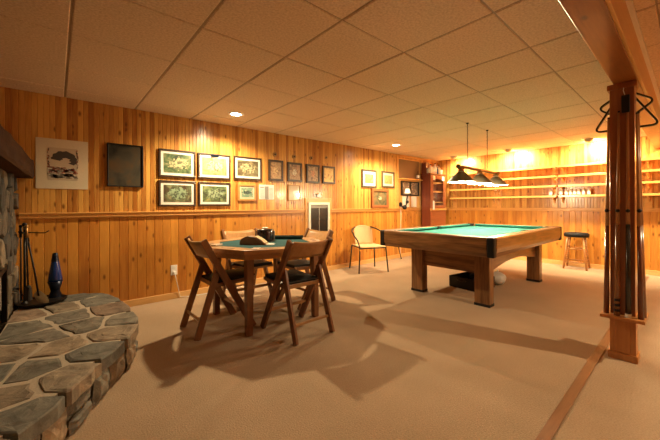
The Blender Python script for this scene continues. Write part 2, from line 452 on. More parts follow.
STONES = [(.20, .17, .13), (.24, .20, .15), (.16, .15, .125), (.13, .13, .115), (.27, .215, .155), (.21, .155, .115), (.18, .165, .135), (.145, .135, .115)]
def stones(name, polys, place, z0, z1, zj, parent, r, cols=STONES, extra=None, round_=.012):
    bm = bmesh.new(); lay = bm.loops.layers.float_color.new('stone')
    for poly in polys:
        pts = rough(poly, .06, .009, r); cx = sum(p[0] for p in pts) / len(pts); cy = sum(p[1] for p in pts) / len(pts)
        top = z1 + r.uniform(-zj, zj); col = r.choice(cols); k = r.uniform(.8, 1.25); col = (col[0] * k, col[1] * k, col[2] * k, 1)
        rings = []
        for s, zz in ((1, z0), (1, top - round_), (1 - .25 * round_ / .1 - .02, top - round_ * .25), (.86, top), (.5, top + r.uniform(-.002, .004))):
            rings.append([bm.verts.new(place(cx + (x - cx) * s, cy + (y - cy) * s, zz + (r.uniform(-.003, .003) if s < 1 else 0))) for x, y in pts])
        fs = []
        for a, c in zip(rings, rings[1:]):
            for i in range(len(pts)):
                fs.append(bm.faces.new((a[i], a[(i + 1) % len(pts)], c[(i + 1) % len(pts)], c[i])))
        fs.append(bm.faces.new(rings[-1]))
        for f in fs:
            for l in f.loops: l[lay] = col
    bmesh.ops.recalc_face_normals(bm, faces=bm.faces[:])
    me = bpy.data.meshes.new(name); bm.to_mesh(me); bm.free(); me.materials.append(M['stone'])
    o = bpy.data.objects.new(name, me); COL.objects.link(o); o.parent = parent
    return o
fp = thing('fireplace', 'stone fireplace with raised flagstone hearth and rough timber mantel', 'fireplace')
out = [(-.25, 4.10), (.20, 4.10), (.37, 3.94), (.45, 3.65), (.495, 3.25), (.495, 2.93), (.455, 2.70), (.375, 2.50), (.27, 2.33), (.175, 2.17), (.065, 1.97), (-.03, 1.82), (-.16, 1.66), (-.34, 1.50), (-.34, 2.2)]
r1 = random.Random(5)
seeds = [(-.10, 3.98), (.14, 3.95), (.30, 3.70), (.02, 3.66), (-.16, 3.62), (.36, 3.30), (.08, 3.28), (-.16, 3.20), (.40, 2.93), (.15, 2.98), (-.06, 2.90), (.30, 2.66), (.02, 2.62), (-.18, 2.72),
         (.17, 2.40), (-.10, 2.36), (.04, 2.14), (-.19, 2.10), (-.12, 1.86), (-.26, 1.68), (-.27, 2.4)]
mo = [(x - .015 if x > -.2 else x, y - .01 if y > 4 else y + .012 if y < 1.8 else y) for x, y in out]
b = B(); b.prism([(x - .035 if x > -.2 else x, y + (.03 if y < 2.2 else 0)) for x, y in mo], .0, .2315); b.obj('hearth_core', M['mortar'], fp)
stones('hearth_cap', cells(out, seeds, .013), lambda x, y, z: (x, y, z), .165, .238, .004, fp, r1, round_=.008)
# upright stones round the hearth's edge
edge = out[1:14]; seg = []
for (a, c) in zip(edge, edge[1:]):
    l = math.hypot(c[0] - a[0], c[1] - a[1]); n = max(1, round(l / .2))
    for k in range(n): seg.append(((a[0] + (c[0] - a[0]) * k / n, a[1] + (c[1] - a[1]) * k / n), (a[0] + (c[0] - a[0]) * (k + 1) / n, a[1] + (c[1] - a[1]) * (k + 1) / n)))
bm = bmesh.new(); lay = bm.loops.layers.float_color.new('stone')
for a, c in seg:
    d = Vector((c[0] - a[0], c[1] - a[1])); l = d.length; d.normalize(); n_ = Vector((-d.y, d.x))
    if n_.x < 0 and abs(n_.x) > .2 or (abs(n_.x) <= .2 and n_.y < 0 and a[1] > 3): n_ = -n_
    col = r1.choice(STONES); k = r1.uniform(.85, 1.3); col = (*[q * k for q in col], 1)
    zs = [0, .17] if r1.random() < .55 else [0, r1.uniform(.06, .10), .17]
    for z0, z1 in zip(zs, zs[1:]):
        pr = -.008 + r1.uniform(-.010, .008)
        vs = []
        nu, nv = 5, 4
        g = [[None] * (nv + 1) for _ in range(nu + 1)]
        for i in range(nu + 1):
            for j in range(nv + 1):
                u, v = i / nu, j / nv; e = min(u, 1 - u, v, 1 - v); rr = pr + (0 if e > .1 else -.018) + r1.uniform(-.006, .006)
                q = Vector(a) + d * (.008 + (l - .016) * u) + n_ * rr
                g[i][j] = bm.verts.new((q.x, q.y, z0 + .004 + (z1 - z0 - .008) * v))
        for i in range(nu):
            for j in range(nv):
                f = bm.faces.new((g[i][j], g[i + 1][j], g[i + 1][j + 1], g[i][j + 1]))
                for lo in f.loops: lo[lay] = col
me = bpy.data.meshes.new('hearth_side'); bm.to_mesh(me); bm.free(); me.materials.append(M['stone'])
o = bpy.data.objects.new('hearth_side', me); COL.objects.link(o); o.parent = fp
# chimney breast: mortared core + field stones on the face
def chx(y): return -.275 - .045 * (4.12 - y) / 2
b = B(); b.prism([(XL + .005, 1.0), (chx(1.0) - .03, 1.0), (chx(2.35) - .03, 2.35), (chx(2.35) - .45, 2.35), (chx(3.45) - .45, 3.45), (chx(3.45) - .03, 3.45), (chx(4.1) - .03, 4.118), (XL + .005, 4.118)], .0, .66)
b.prism([(XL + .005, 1.0), (chx(1.0) - .03, 1.0), (chx(4.1) - .03, 4.118), (XL + .005, 4.118)], .66, 1.40)
b.obj('chimney_core', M['mortar'], fp)
r2 = random.Random(11); pol = []
face = [(1.0, .225), (4.118, .225), (4.118, 1.39), (1.0, 1.39)]
sd = [(1.05 + (i % 13) * .25 + r2.uniform(-.09, .09) + (.12 if (i // 13) % 2 else 0), .3 + (i // 13) * .17 + r2.uniform(-.06, .06)) for i in range(13 * 7)]
for poly in cells(face, sd, .012):
    cy_ = sum(p[0] for p in poly) / len(poly); cz = sum(p[1] for p in poly) / len(poly)
    if 2.30 < cy_ < 3.50 and cz < .66: continue
    if any(2.36 < p[0] < 3.44 and p[1] < .64 for p in poly):
        q = clip(poly, (0, .66), (0, -1)) if cz >= .6 else clip(poly, (3.45, 0), (-1, 0)) if cy_ > 3 else clip(poly, (2.35, 0), (1, 0))
        if len(q) < 3: continue
        poly = q
    pol.append(poly)
stones('chimney_stone', pol, lambda y, z, h: (chx(y) + h, y, z), -.05, .012, .016, fp, r2, cols=[(.10, .085, .062), (.055, .048, .04), (.035, .032, .029), (.17, .14, .10), (.065, .054, .042)], round_=.02)
b = B(); b.box(chx(2.9) - .44, chx(2.9) - .035, 2.352, 3.448, .236, .24); b.box(chx(2.9) - .44, chx(2.9) - .43, 2.352, 3.448, .24, .655)
b.obj('firebox', M['soot'], fp)
b = B(); x_ = chx(2.9) + .01
for bx_ in ((2.33, 2.37, .24, .68), (3.43, 3.47, .24, .68), (2.33, 3.47, .64, .68), (2.885, 2.915, .24, .64)):
    b.box(x_ - .02, x_ + .012, *bx_)
b.obj('firebox_frame', M['iron'], fp, bevel=.003)
b = B()
n = 16; rr = random.Random(3); prs = []
for i in range(n + 1):
    y = 1.0 + (4.105 - 1.0) * i / n; xf = -.148 - .032 * (4.12 - y); j = lambda: rr.uniform(-.006, .006)
    prs.append([b.bm.verts.new(p) for p in ((XL + .005, y, 1.385 + j()), (xf - .012 + j(), y, 1.388 + j()), (xf + j(), y, 1.41 + j()), (xf + j() - .004, y, 1.47 + j()), (xf + j(), y, 1.535 + j()), (xf - .015 + j(), y, 1.557 + j()), (XL + .005, y, 1.56))])
for a, c in zip(prs, prs[1:]):
    for k in range(7): b.bm.faces.new((a[k], a[(k + 1) % 7], c[(k + 1) % 7], c[k]))
b.bm.faces.new(prs[0]); b.bm.faces.new(prs[-1])
b.obj('mantel', M['mantel'], fp)

# fire tools standing on the hearth
HZ = .246
st = thing('fireplace_tool_stand', 'black iron tool stand with round tray base on the hearth', 'fire tools', (-.095, 3.90, HZ))
b = B(); b.lathe([(0, 0), (.15, 0), (.175, .012), (.18, .026), (.172, .026), (.15, .012), (0, .010)], seg=32); b.obj('tray_base', M['iron'], st, smooth=False)
b = B(); b.tube([(-.115, .02, .012), (-.115, .02, .70)], .009); b.sphere((-.115, .02, .715), .018); b.lathe([(.03, .01), (.012, .03), (.008, .05)], (-.115, .02, 0), 12); b.obj('pole', M['iron'], st, smooth=True)
b = B(); b.tube([(-.155, .035, .655), (-.15, .03, .64), (-.115, .02, .645), (.02, -.02, .635), (.05, -.03, .655)], .005); b.tube([(-.13, -.05, .66), (-.125, -.03, .64), (-.115, .02, .645), (-.10, .07, .64), (-.095, .08, .655)], .005); b.obj('hook_arm', M['iron'], st, smooth=True)
def tool(name, label, pts, r, hd, hm):
    t = thing(name, label, 'fire tool', pts[0])
    p0 = Vector(pts[0]); q = [Vector(p) - p0 for p in pts]
    b = B(); b.tube(q, r); b.obj('shaft', M['iron'], t, smooth=True)
    b = B(); b.sphere(q[-1], .014); b.tube([q[-1] - (q[-1] - q[-2]).normalized() * .10, q[-1]], .010); b.obj('handle', M['iron'] if name != 'hearth_brush' else M['brass'], t, smooth=True)
    b = B(); hd(b); b.obj({'ash_shovel': 'pan', 'hearth_brush': 'bristles', 'fire_poker': 'tip'}[name], hm, t)
    return t
def shovel_pan(b):
    def f(u, v):
        w = .018 + .040 * min(1, v * 2.2) - .012 * max(0, v - .7) / .3
        k = (u - .5) * 2; c = Vector((.0, -.0, .045)).lerp(Vector((.045, -.02, -.068)), v)
        return c + Vector((.754, -.657, 0)) * k * w + Vector((-.45, -.52, .5)) * (.022 * k * k * min(1, v * 3))
    b.grid(f, 10, 8)
    bmesh.ops.solidify(b.bm, geom=b.bm.faces[:], thickness=.003)
tool('fire_poker', 'thin black poker hanging upright at the left of the tool stand', [(-.236, 3.95, HZ + .035), (-.236, 3.95, HZ + .35), (-.236, 3.945, HZ + .70)], .006, lambda b: b.tube([(0, 0, .06), (.02, 0, .035), (.035, 0, .05)], .006), M['iron'])
tool('ash_shovel', 'tan-grey ash shovel leaning with its pan down on the stand tray', [(-.115, 3.80, HZ + .085), (-.145, 3.83, HZ + .32), (-.20, 3.885, HZ + .665)], .007,
     shovel_pan, plain('lit_pan_metal', (.50, .41, .29), .6))  # tan pan tone: the light it catches is put into the colour
tool('hearth_brush', 'black hearth brush hanging at the front of the tool stand', [(-.185, 3.85, HZ + .16), (-.19, 3.855, HZ + .4), (-.195, 3.865, HZ + .70)], .006, lambda b: b.lathe([(.012, .02), (.022, 0), (.03, -.11), (.0, -.115)], seg=12), plain('dark_bristle', (.03, .022, .016), .9))
# lava lamp
lv = thing('lava_lamp', 'dark blue lava lamp standing on the hearth against the panelling', 'lamp', (-.005, 4.02, HZ - .006))
b = B(); b.lathe([(0, 0), (.058, 0), (.056, .015), (.034, .075), (.036, .085), (.058, .165), (.055, .165), (.0, .15)], seg=24); b.obj('base', M['bluemetal'], lv, smooth=True)
b = B(); b.lathe([(0, .155), (.054, .166), (.055, .19), (.045, .26), (.028, .36), (.024, .38), (0, .38)], seg=24); b.obj('bottle', M['blueglass'], lv, smooth=True)
b = B(); b.lathe([(.031, .355), (.024, .40), (.020, .435), (0, .437)], seg=20); b.obj('cap', M['bluemetal'], lv, smooth=True)

# ------------------------------------------------------------------ pictures on the long wall
G = [(.02, .035, .016), (.045, .085, .035), (.10, .14, .055), (.26, .24, .12)]
G2 = [(.03, .018, .012), (.06, .042, .022), (.08, .10, .05), (.2, .2, .11)]
def picture(name, label, x0, x1, z0, z1, fw, fm, mw, mm, am, cat='picture', group=None, dep=.024, wall='A', tilt=0):
    cx, cz = (x0 + x1) / 2, (z0 + z1) / 2; w, h = (x1 - x0) / 2, (z1 - z0) / 2
    t = thing(name, label, cat, (cx, YA - (.001 if fw else 0), cz), 0, group)
    if fw:
        b = B()
        for q in ((-w, w, h - fw, h), (-w, w, -h, -h + fw), (-w, -w + fw, -h + fw, h - fw), (w - fw, w, -h + fw, h - fw)): b.box(q[0], q[1], -dep, 0, q[2], q[3])
        b.obj('frame', fm, t, bevel=.003)
    w2, h2 = w - fw, h - fw
    if mw:
        b = B(); b.box(-w2, w2, -dep * .55, 0 if not fw else -.002, -h2, h2); b.obj('mat_board', mm, t)
    w3, h3 = w2 - mw, h2 - mw
    b = B(); b.box(-w3, w3, -dep * .55 - .0015, -.003, -h3, h3); b.obj('artwork', am, t)
    return t
pg = 'dark-framed prints in white mats'
t = picture('matted_print', 'large unframed print in a wide beige mat, nearest the mantel', -.143, .255, 1.297, 1.788, 0, None, .085, M['mat_beige'], plain('print_ground', (.46, .37, .27), .7), dep=.012)
# the print: a dark curl over red and white dashes
INK = [plain('print_black', (.045, .035, .03), .6), plain('print_red', (.34, .05, .03), .6), plain('print_white', (.60, .54, .44), .6), plain('print_grey', (.20, .17, .14), .6)]
b = B(); outer, inner = [], []
for k in range(25):
    a = PI * (1.0 - 1.22 * k / 24)
    outer.append((.010 + (.098 + .006 * math.sin(k * 2.1)) * math.cos(a), .045 + (.085 + .005 * math.cos(k * 1.7)) * math.sin(a)))
    inner.append((.022 + (.034 + .010 * math.sin(k * 1.3)) * math.cos(a), .030 + .034 * math.sin(a)))
vo_, vi_ = [b.bm.verts.new((x, -.0092, z)) for x, z in outer], [b.bm.verts.new((x, -.0092, z)) for x, z in inner]
for k in range(24): b.bm.faces.new((vo_[k], vo_[k + 1], vi_[k + 1], vi_[k]))
b.obj('ink_curl', INK[0], t, solid=.001)
q = random.Random(2)
b = B()
for k in range(120):
    x, z = q.uniform(-.118, .085), q.uniform(-.095, -.035); w_, h_ = q.uniform(.008, .034), q.uniform(.004, .012)
    b.box(x, min(.118, x + w_), -.0092, -.0084, z, z + h_, q.choice((1, 1, 1, 2, 2)))
for k in range(60):
    x, z = q.uniform(-.118, .09), q.uniform(-.145, -.10); b.box(x, min(.118, x + .03), -.0092, -.0084, z, z + .010, q.choice((3, 3, 3, 2)))
for k in range(50):
    x, z = q.choice((-.118, .100)) + q.uniform(0, .014), q.uniform(-.04, .145); b.box(x, x + .008, -.0092, -.0084, z, min(.15, z + q.uniform(.006, .02)), q.choice((0, 3, 1, 0)))
b.obj('ink_dashes', INK, t)['kind'] = 'stuff'
picture('dark_canvas', 'dark brownish canvas with a thin black edge, right of the beige-matted print', .417, .755, 1.336, 1.804, .012, M['black'], 0, None, blotch('dark_painting', [(.018, .016, .012), (.032, .028, .02), (.05, .042, .028), (.08, .045, .02)], 4, 3, coat=0, rough=.6), dep=.03)
picture('framed_print', 'dark-framed print in white mat, upper left of the block of prints', .914, 1.334, 1.47, 1.803, .022, M['frame_dark'], .03, M['mat_white'], blotch('scene_print_one', G, 11, 1, center=(.27, .26, .14)), group=pg)
t = picture('framed_print', 'dark-framed pale green print with a clip at its top edge', 1.362, 1.79, 1.474, 1.802, .022, M['frame_dark'], .03, M['mat_white'], blotch('scene_print_two', [(.10, .13, .05), (.19, .22, .09), (.28, .27, .13), (.36, .3, .16)], 11, 2, center=(.36, .34, .19)), group=pg)
b = B(); b.box(-.05, .05, -.03, -.012, .125, .155); b.obj('clip', M['bluemetal'], t, bevel=.004)
picture('framed_print', 'dark-framed brownish print in white mat, third and last of the large upper row', 1.837, 2.259, 1.487, 1.808, .022, M['frame_dark'], .03, M['mat_white'], blotch('scene_print_three', [(.04, .028, .017), (.10, .075, .04), (.16, .14, .075), (.3, .26, .15)], 11, 3, center=(.26, .23, .13)), group=pg)
picture('framed_print', 'dark-framed print in white mat, lower left of the block, darkest of the five', .913, 1.335, 1.118, 1.429, .022, M['frame_dark'], .03, M['mat_white'], blotch('scene_print_four', G2, 11, 4, center=(.17, .24, .15)), group=pg)
picture('framed_print', 'dark-framed print in white mat, lower row beside the darkest print', 1.367, 1.788, 1.123, 1.431, .022, M['frame_dark'], .03, M['mat_white'], blotch('scene_print_five', [(.03, .03, .022), (.06, .085, .04), (.12, .17, .07), (.25, .25, .11)], 12, 5, center=(.20, .26, .16)), group=pg)
picture('oak_framed_print', 'small orange-oak framed green print under the brownish print', 1.897, 2.17, 1.194, 1.424, .026, M['frame_oak'], .022, M['mat_beige'], blotch('small_green_print', [(.20, .30, .20), (.12, .22, .15), (.5, .5, .35)], 22, 6, center=(.05, .08, .07), hw=.09, hh=.035))
t = picture('newspaper_page', 'pale unframed news sheet with a dark centre column pinned to the wall', 2.227, 2.476, 1.215, 1.43, 0, None, .004, M['paper'], M['paper'], dep=.006)
b = B(); b.box(-.035, .03, -.0062, -.0045, -.10, .085); b.box(-.11, -.045, -.0062, -.0045, .06, .075)
for k in range(9): b.box(-.11, -.045, -.0058, -.0045, -.09 + k * .015, -.085 + k * .015); b.box(.04, .105, -.0058, -.0045, -.09 + k * .018, -.084 + k * .018)
b.obj('print', plain('newsprint_grey', (.26, .24, .22), .7), t)
bg = 'small dark-framed portraits in a row'
def bc(s, base): return blotch('brown_portrait', [(.10, .05, .025), (.24, .13, .06), (.36, .22, .11), (.16, .12, .07)], 16, s, center=base, hw=.06, hh=.08)
for i, (x0, x1, z0, z1, base, lab) in enumerate([
        (2.376, 2.630, 1.496, 1.810, (.42, .27, .13), 'small dark-framed brown portrait, first of the four in the row'),
        (2.710, 2.983, 1.499, 1.800, (.42, .36, .26), 'small dark-framed portrait with grey-green middle, above the thin pale frame'),
        (3.071, 3.348, 1.493, 1.799, (.44, .18, .08), 'small dark-framed reddish portrait above the wall heater'),
        (3.415, 3.698, 1.496, 1.799, (.62, .38, .13), 'small dark-framed yellow picture, last of the four in the row')]):
    picture('framed_portrait', lab, x0, x1, z0, z1, .032, M['frame_dark'], 0, None, bc(i + 1, base) if i < 3 else blotch('yellow_picture', [(.42, .22, .05), (.58, .36, .11), (.22, .09, .025)], 9, 4), group=bg)
picture('thin_framed_certificate', 'thin bronze-framed pale sheet behind shiny glass, under the second small portrait', 2.718, 2.948, 1.196, 1.451, .016, M['foil'], 0, None, plain('glazed_tan_sheet', (.42, .31, .18), .15, coat=1))
for i, (x, z, r, lab) in enumerate([(2.493, 1.893, .038, 'round bronze medallion above the first small portrait'), (2.84, 1.896, .036, 'round bronze medallion above the grey-green portrait'), (3.18, 1.907, .036, 'round bronze medallion above the reddish portrait'), (3.505, 1.945, .028, 'smallest bronze medallion, above the yellow picture')]):
    t = thing('wall_medallion', lab, 'medallion', (x, YA - .001, z), 0, 'round medallions above the portraits')
    b = B(); b.lathe([(0, .012), (r * .6, .012), (r * .8, .008), (r * .86, .014), (r, .010), (r, 0), (0, 0)], seg=20)
    bmesh.ops.rotate(b.bm, verts=b.bm.verts, matrix=Matrix.Rotation(PI / 2, 3, 'X')); b.obj('disc', M['foil'], t, smooth=True)
    b = B(); b.sphere((0, -.012, 0), r * .4, 10); b.obj('relief', M['frame_dark'], t, smooth=True)
t = thing('wire_ornament', 'tiny white butterfly-like ornament above the wall heater', 'ornament', (3.283, YA, 1.29))
for s in (-1, 1):
    b = B(); b.extr([(0, -.008, -.01), (s * .055, -.012, .035), (s * .06, -.014, .0), (s * .03, -.01, -.035)], (0, -.003, 0)); b.obj('wing', M['white'], t)
b = B(); b.box(-.006, .006, -.014, 0, -.03, .03); b.obj('body', M['iron'], t)
picture('landscape_print', 'grey-framed white-matted print with yellow patch, left of the pair beyond the heater', 4.384, 4.806, 1.467, 1.814, .034, M['frame_grey'], .05, M['mat_white'], blotch('pale_landscape', [(.40, .33, .18), (.36, .25, .07), (.10, .08, .05)], 9, 8), group='grey-framed prints beyond the heater')
picture('landscape_print', 'grey-framed orange print in cream mat, right of the pair beyond the heater', 4.971, 5.376, 1.486, 1.817, .034, M['frame_grey'], .045, M['mat_beige'], blotch('orange_landscape', [(.38, .16, .045), (.46, .24, .09), (.2, .08, .03)], 9, 9), group='grey-framed prints beyond the heater')
picture('still_life', 'red-brown framed dark still life with a pale pot, hung low over the chair rail', 4.64, 5.15, 1.075, 1.451, .05, M['frame_red'], 0, None, blotch('still_life_paint', [(.05, .055, .03), (.10, .10, .05), (.15, .12, .06), (.2, .14, .06)], 8, 10, center=(.5, .42, .25), hw=.07, hh=.055), dep=.05)
# wall heater
t = thing('wall_heater', 'upright wall heater with pale metal frame and dark glass front', 'heater', (3.325, YA, .60))
b = B()
for q in ((-.275, -.222, -.05, .645), (.222, .275, -.05, .645), (-.222, .222, .575, .645), (-.222, .222, -.05, 0)): b.box(q[0], q[1], -.02, 0, q[2], q[3])
b.obj('wood_surround', M['pine_trim'], t, bevel=.003)
b = B()
for q in ((-.222, -.185, 0, .575), (.185, .222, 0, .575), (-.185, .185, .535, .575), (-.185, .185, 0, .03)): b.box(q[0], q[1], -.045, 0, q[2], q[3])
b.obj('frame', plain('pale_metal_frame', (.62, .58, .50), .4, .3), t, bevel=.003)
b = B(); b.box(-.185, .185, -.03, 0, .03, .48); b.obj('front_panel', plain('dark_glass_grille', (.02, .016, .014), .2, coat=.5), t)
b = B(); b.box(-.185, .185, -.036, 0, .48, .535); b.obj('control_strip', plain('grey_vent_strip', (.13, .115, .10), .4, .4), t)
b = B(); b.box(-.004, .004, -.034, -.029, .03, .48); b.obj('centre_rib', M['steel'], t)
# outlet, cord
t = thing('wall_outlet', 'white wall outlet low on the panelling behind the left chair', 'outlet', (1.08, YA, .347))
b = B(); b.box(-.037, .037, -.006, 0, -.06, .06); b.obj('cover_plate', M['white'], t, bevel=.003)
b = B(); b.box(-.014, .014, -.03, -.006, -.045, -.012); b.obj('plug', M['white'], t, bevel=.003)
for z in (.028,):
    b = B(); b.box(-.016, .016, -.008, -.005, z - .014, z + .014); b.obj('socket', M['paper'], t, bevel=.002)
b = B(); b.tube([(1.08, YA - .032, .317), (1.09, YA - .05, .25), (1.12, YA - .03, .12), (1.14, YA - .025, .02), (1.25, YA - .05, .008), (1.5, YA - .06, .008), (2.0, YA - .04, .008)], .004)
tag(b.obj('power_cord', M['white'], smooth=True), 'white power cord dropping from the outlet to the carpet', 'cord')

# things on the wall left of the red cabinet
t = thing('wall_board', 'plain brown board high on the wall beside the red cabinet', 'board', (5.91, YA, 1.95))
b = B(); b.box(-.38, .38, -.012, 0, -.24, .185); b.obj('panel', M['brownpanel'], t)
b = B(); b.box(-.38, .38, -.018, 0, .165, .187); b.obj('top_trim', M['pine_trim'], t)
t = thing('wall_ledge', 'narrow pine ledge shelf under the brown board', 'shelf', (5.91, YA, 1.68))
b = B(); b.box(-.39, .39, -.11, 0, 0, .022); b.obj('shelf_board', M['pine_shelf'], t, bevel=.003)
b = B(); b.box(-.37, .37, -.015, 0, -.04, 0); b.obj('cleat', M['pine_trim'], t)
t = thing('ledge_bottle', 'small brown bottle standing at the right end of the pine ledge', 'bottle', (6.19, YA - .055, 1.702))
b = B(); b.lathe([(0, 0), (.034, 0), (.034, .11), (.013, .145), (.013, .185), (0, .185)], seg=16); b.obj('glass_body', plain('amber_bottle', (.10, .05, .025), .1, coat=1), t, smooth=True)
b = B(); b.lathe([(.035, .03), (.035, .095)], seg=16); b.obj('paper_label', M['paper'], t, smooth=True)
t = thing('double_photo_frame', 'black double picture frame holding two dark photos, under the ledge', 'picture frame', (5.95, YA, 1.49))
b = B()
for q in ((-.34, .34, .135, .16), (-.34, .34, -.16, -.135), (-.34, -.29, -.135, .135), (-.03, .03, -.135, .135), (.29, .34, -.135, .135)): b.box(q[0], q[1], -.025, 0, q[2], q[3])
b.obj('frame', M['black'], t, bevel=.003)
for i, x in enumerate((-.16, .16)):
    b = B(); b.box(-.13, .13, -.012, 0, -.135, .135); b.obj('photo', blotch('photo_print', [(.5, .42, .32), (.2, .13, .09), (.10, .08, .07), (.55, .35, .2)], 10, 20 + i), t, loc=(x, 0, 0))
for x, w, lab in ((5.80, .13, 'white paper sheet pinned beside the black wall lamp'), (6.10, .10, 'white paper sheet pinned right beside the red cabinet')):
    b = B(); b.box(-w, w, -.003, 0, -.12, .12); o = b.obj('paper_sheet', M['paper'], loc=(x, YA - .001, 1.20)); tag(o, lab, 'paper', 'papers pinned under the double frame')
t = thing('wall_lamp', 'black wall lamp with small white shade beside the double frame', 'lamp', (5.60, YA, 1.14))
b = B(); b.lathe([(0, 0), (.05, 0), (.05, .02), (.02, .03), (0, .03)], seg=16); bmesh.ops.rotate(b.bm, verts=b.bm.verts, matrix=Matrix.Rotation(PI / 2, 3, 'X')); b.obj('back_plate', M['black'], t)
b = B(); b.tube([(0, -.02, -.02), (-.01, -.10, -.07), (0, -.15, -.02), (.02, -.15, .08), (.05, -.15, .20)], .014); b.sphere((-.01, -.12, -.06), .05, 12); b.sphere((.04, -.15, .05), .035, 12); b.obj('arm', M['black'], t, smooth=True)
b = B(); b.lathe([(.065, 0), (.042, .10), (.038, .10), (.061, 0)], (.05, -.15, .235), 20); b.obj('lamp_shade', M['white'], t, smooth=True)
b = B(); b.tube([(5.60, YA - .02, 1.10), (5.57, YA - .035, 1.0), (5.56, YA - .045, .9), (5.565, YA - .03, .5), (5.57, YA - .02, .1), (5.57, YA - .02, .02)], .004)
tag(b.obj('lamp_cord', M['white'], smooth=True), 'thin white cord hanging from the black wall lamp', 'cord')

# red cabinet in the corner
CX0, CX1, CY0, CH = 6.335, 6.98, 3.85, 1.84
t = thing('corner_cabinet', 'tall dark red wood cabinet with glazed door in the corner', 'cabinet', ((CX0 + CX1) / 2, YA, 0))
w, d = (CX1 - CX0) / 2, YA - CY0
b = B(); b.box(-w, -w + .02, -d, -.04, 0, CH); b.box(w - .02, w, -d, -.04, 0, CH); b.box(-w, w, -d, -.04, 0, .09); b.box(-w, w, -.055, -.04, .09, CH); b.obj('carcass', M['redwood'], t, bevel=.002)
b = B(); b.box(-w - .02, w + .02, -d - .02, -.04, CH - .03, CH); b.obj('top', M['redwood'], t, bevel=.004)
for z in (.5, .95, 1.18, 1.42, 1.63):
    b = B(); b.box(-w + .02, w - .02, -d + .03, -.056, z, z + .018); b.obj('shelf', M['pine_shelf'], t)
dr = None
b = B()
for q in ((-w + .005, -w + .10, 1.06, CH - .04), (w - .10, w - .005, 1.06, CH - .04), (-w + .1, w - .1, CH - .12, CH - .04), (-w + .1, w - .1, 1.06, 1.12)): b.box(q[0], q[1], -d - .018, -d, q[2], q[3])
dr = b.obj('door', M['frame_red'], t, bevel=.003)
b = B(); b.box(-w + .1, w - .1, -d - .008, -d - .004, 1.12, CH - .12); b.obj('pane', M['glass'], dr)
b = B(); b.sphere((-w + .12, -d - .03, 1.3), .012, 10); b.obj('knob', M['brass'], dr, smooth=True)
b = B(); b.box(-w + .005, w - .005, -d - .018, -d, .10, 1.0); dd = b.obj('door', M['frame_red'], t, bevel=.003)
b = B(); b.sphere((-w + .06, -d - .03, .75), .012, 10); b.obj('knob', M['brass'], dd, smooth=True)
b = B(); b.box(-w - .01, w + .01, -d - .03, -d, 1.0, 1.05); b.obj('waist_moulding', M['pine_trim'], t, bevel=.004)
for x, lab in ((-.19, 'small white card stuck in the top left corner of the cabinet door'), (.20, 'small white card stuck in the top right corner of the cabinet door')):
    b = B(); b.box(-.045, .045, -.003, 0, -.05, .05); tag(b.obj('note_card', M['card'], loc=((CX0 + CX1) / 2 + x, CY0 - .018, 1.74)), lab, 'card', 'cards on the cabinet door')
t = thing('hanging_cloth', 'small white cloth hanging at the front left corner of the cabinet', 'cloth', (CX0 + .02, CY0 - .052, 1.02))
b = B(); b.grid(lambda u, v: ((u - .5) * (.10 - .05 * v) + .01 * math.sin(9 * u), -.02 - .012 * math.cos(10 * u) * (1 - v), .20 * v), 10, 6); o = b.obj('cloth_fold', M['white'], t, solid=.006)
b = B(); b.tube([(0, .034, .2), (0, 0, .215), (0, -.03, .195)], .004); b.obj('hook', M['brass'], t)
bt = [(-.27, .035, .15, 'tall', (.55, .48, .38), 'pale bottle at the left front of the cabinet top'), (-.17, .04, .22, 'tall', (.8, .76, .68), 'tall white bottle second from the left on the cabinet top'), (-.07, .045, .17, 'glass', (.78, .74, .68), 'wide pale tumbler in the middle of the cabinet top'),
      (.02, .04, .26, 'tall', (.78, .80, .84), 'tallest whitish bottle on the cabinet top'), (.10, .035, .20, 'tall', (.04, .08, .25), 'dark blue bottle on the cabinet top'), (.19, .04, .24, 'tall', (.5, .42, .33), 'tall grey-brown bottle right of the dark blue bottle'), (.28, .04, .12, 'glass', (.7, .6, .5), 'low pale glass at the right end of the cabinet top')]
for x, r, h, kind, c, lab in bt:
    t = thing('drinking_glass' if kind == 'glass' else 'display_bottle', lab, 'glass' if kind == 'glass' else 'bottle', ((CX0 + CX1) / 2 + x, 3.93, CH), 0, 'bottles and glasses on the cabinet top')
    mm = plain('bottle_colour', c, .12, coat=.8)
    if kind == 'glass':
        b = B(); b.lathe([(0, 0), (r * .8, 0), (r, h), (r * .92, h), (r * .74, .012), (0, .012)], seg=16); b.obj('bowl', mm, t, smooth=True)
    else:
        b = B(); b.lathe([(0, 0), (r, 0), (r, h * .6), (r * .35, h * .76), (r * .35, h * .93), (0, h * .93)], seg=16); b.obj('glass_body', mm, t, smooth=True)
        b = B(); b.lathe([(r * .42, h * .9), (r * .42, h), (0, h)], seg=12); b.obj('cap', M['white'] if c[2] < .3 else M['redwood'], t)
b = B(); b.box(-.07, .07, -.06, .06, 0, .26); tag(b.obj('tin_box', M['redwood'], loc=(CX0 + .08, 4.02, CH), bevel=.006), 'dark red box at the back left of the cabinet top', 'box')

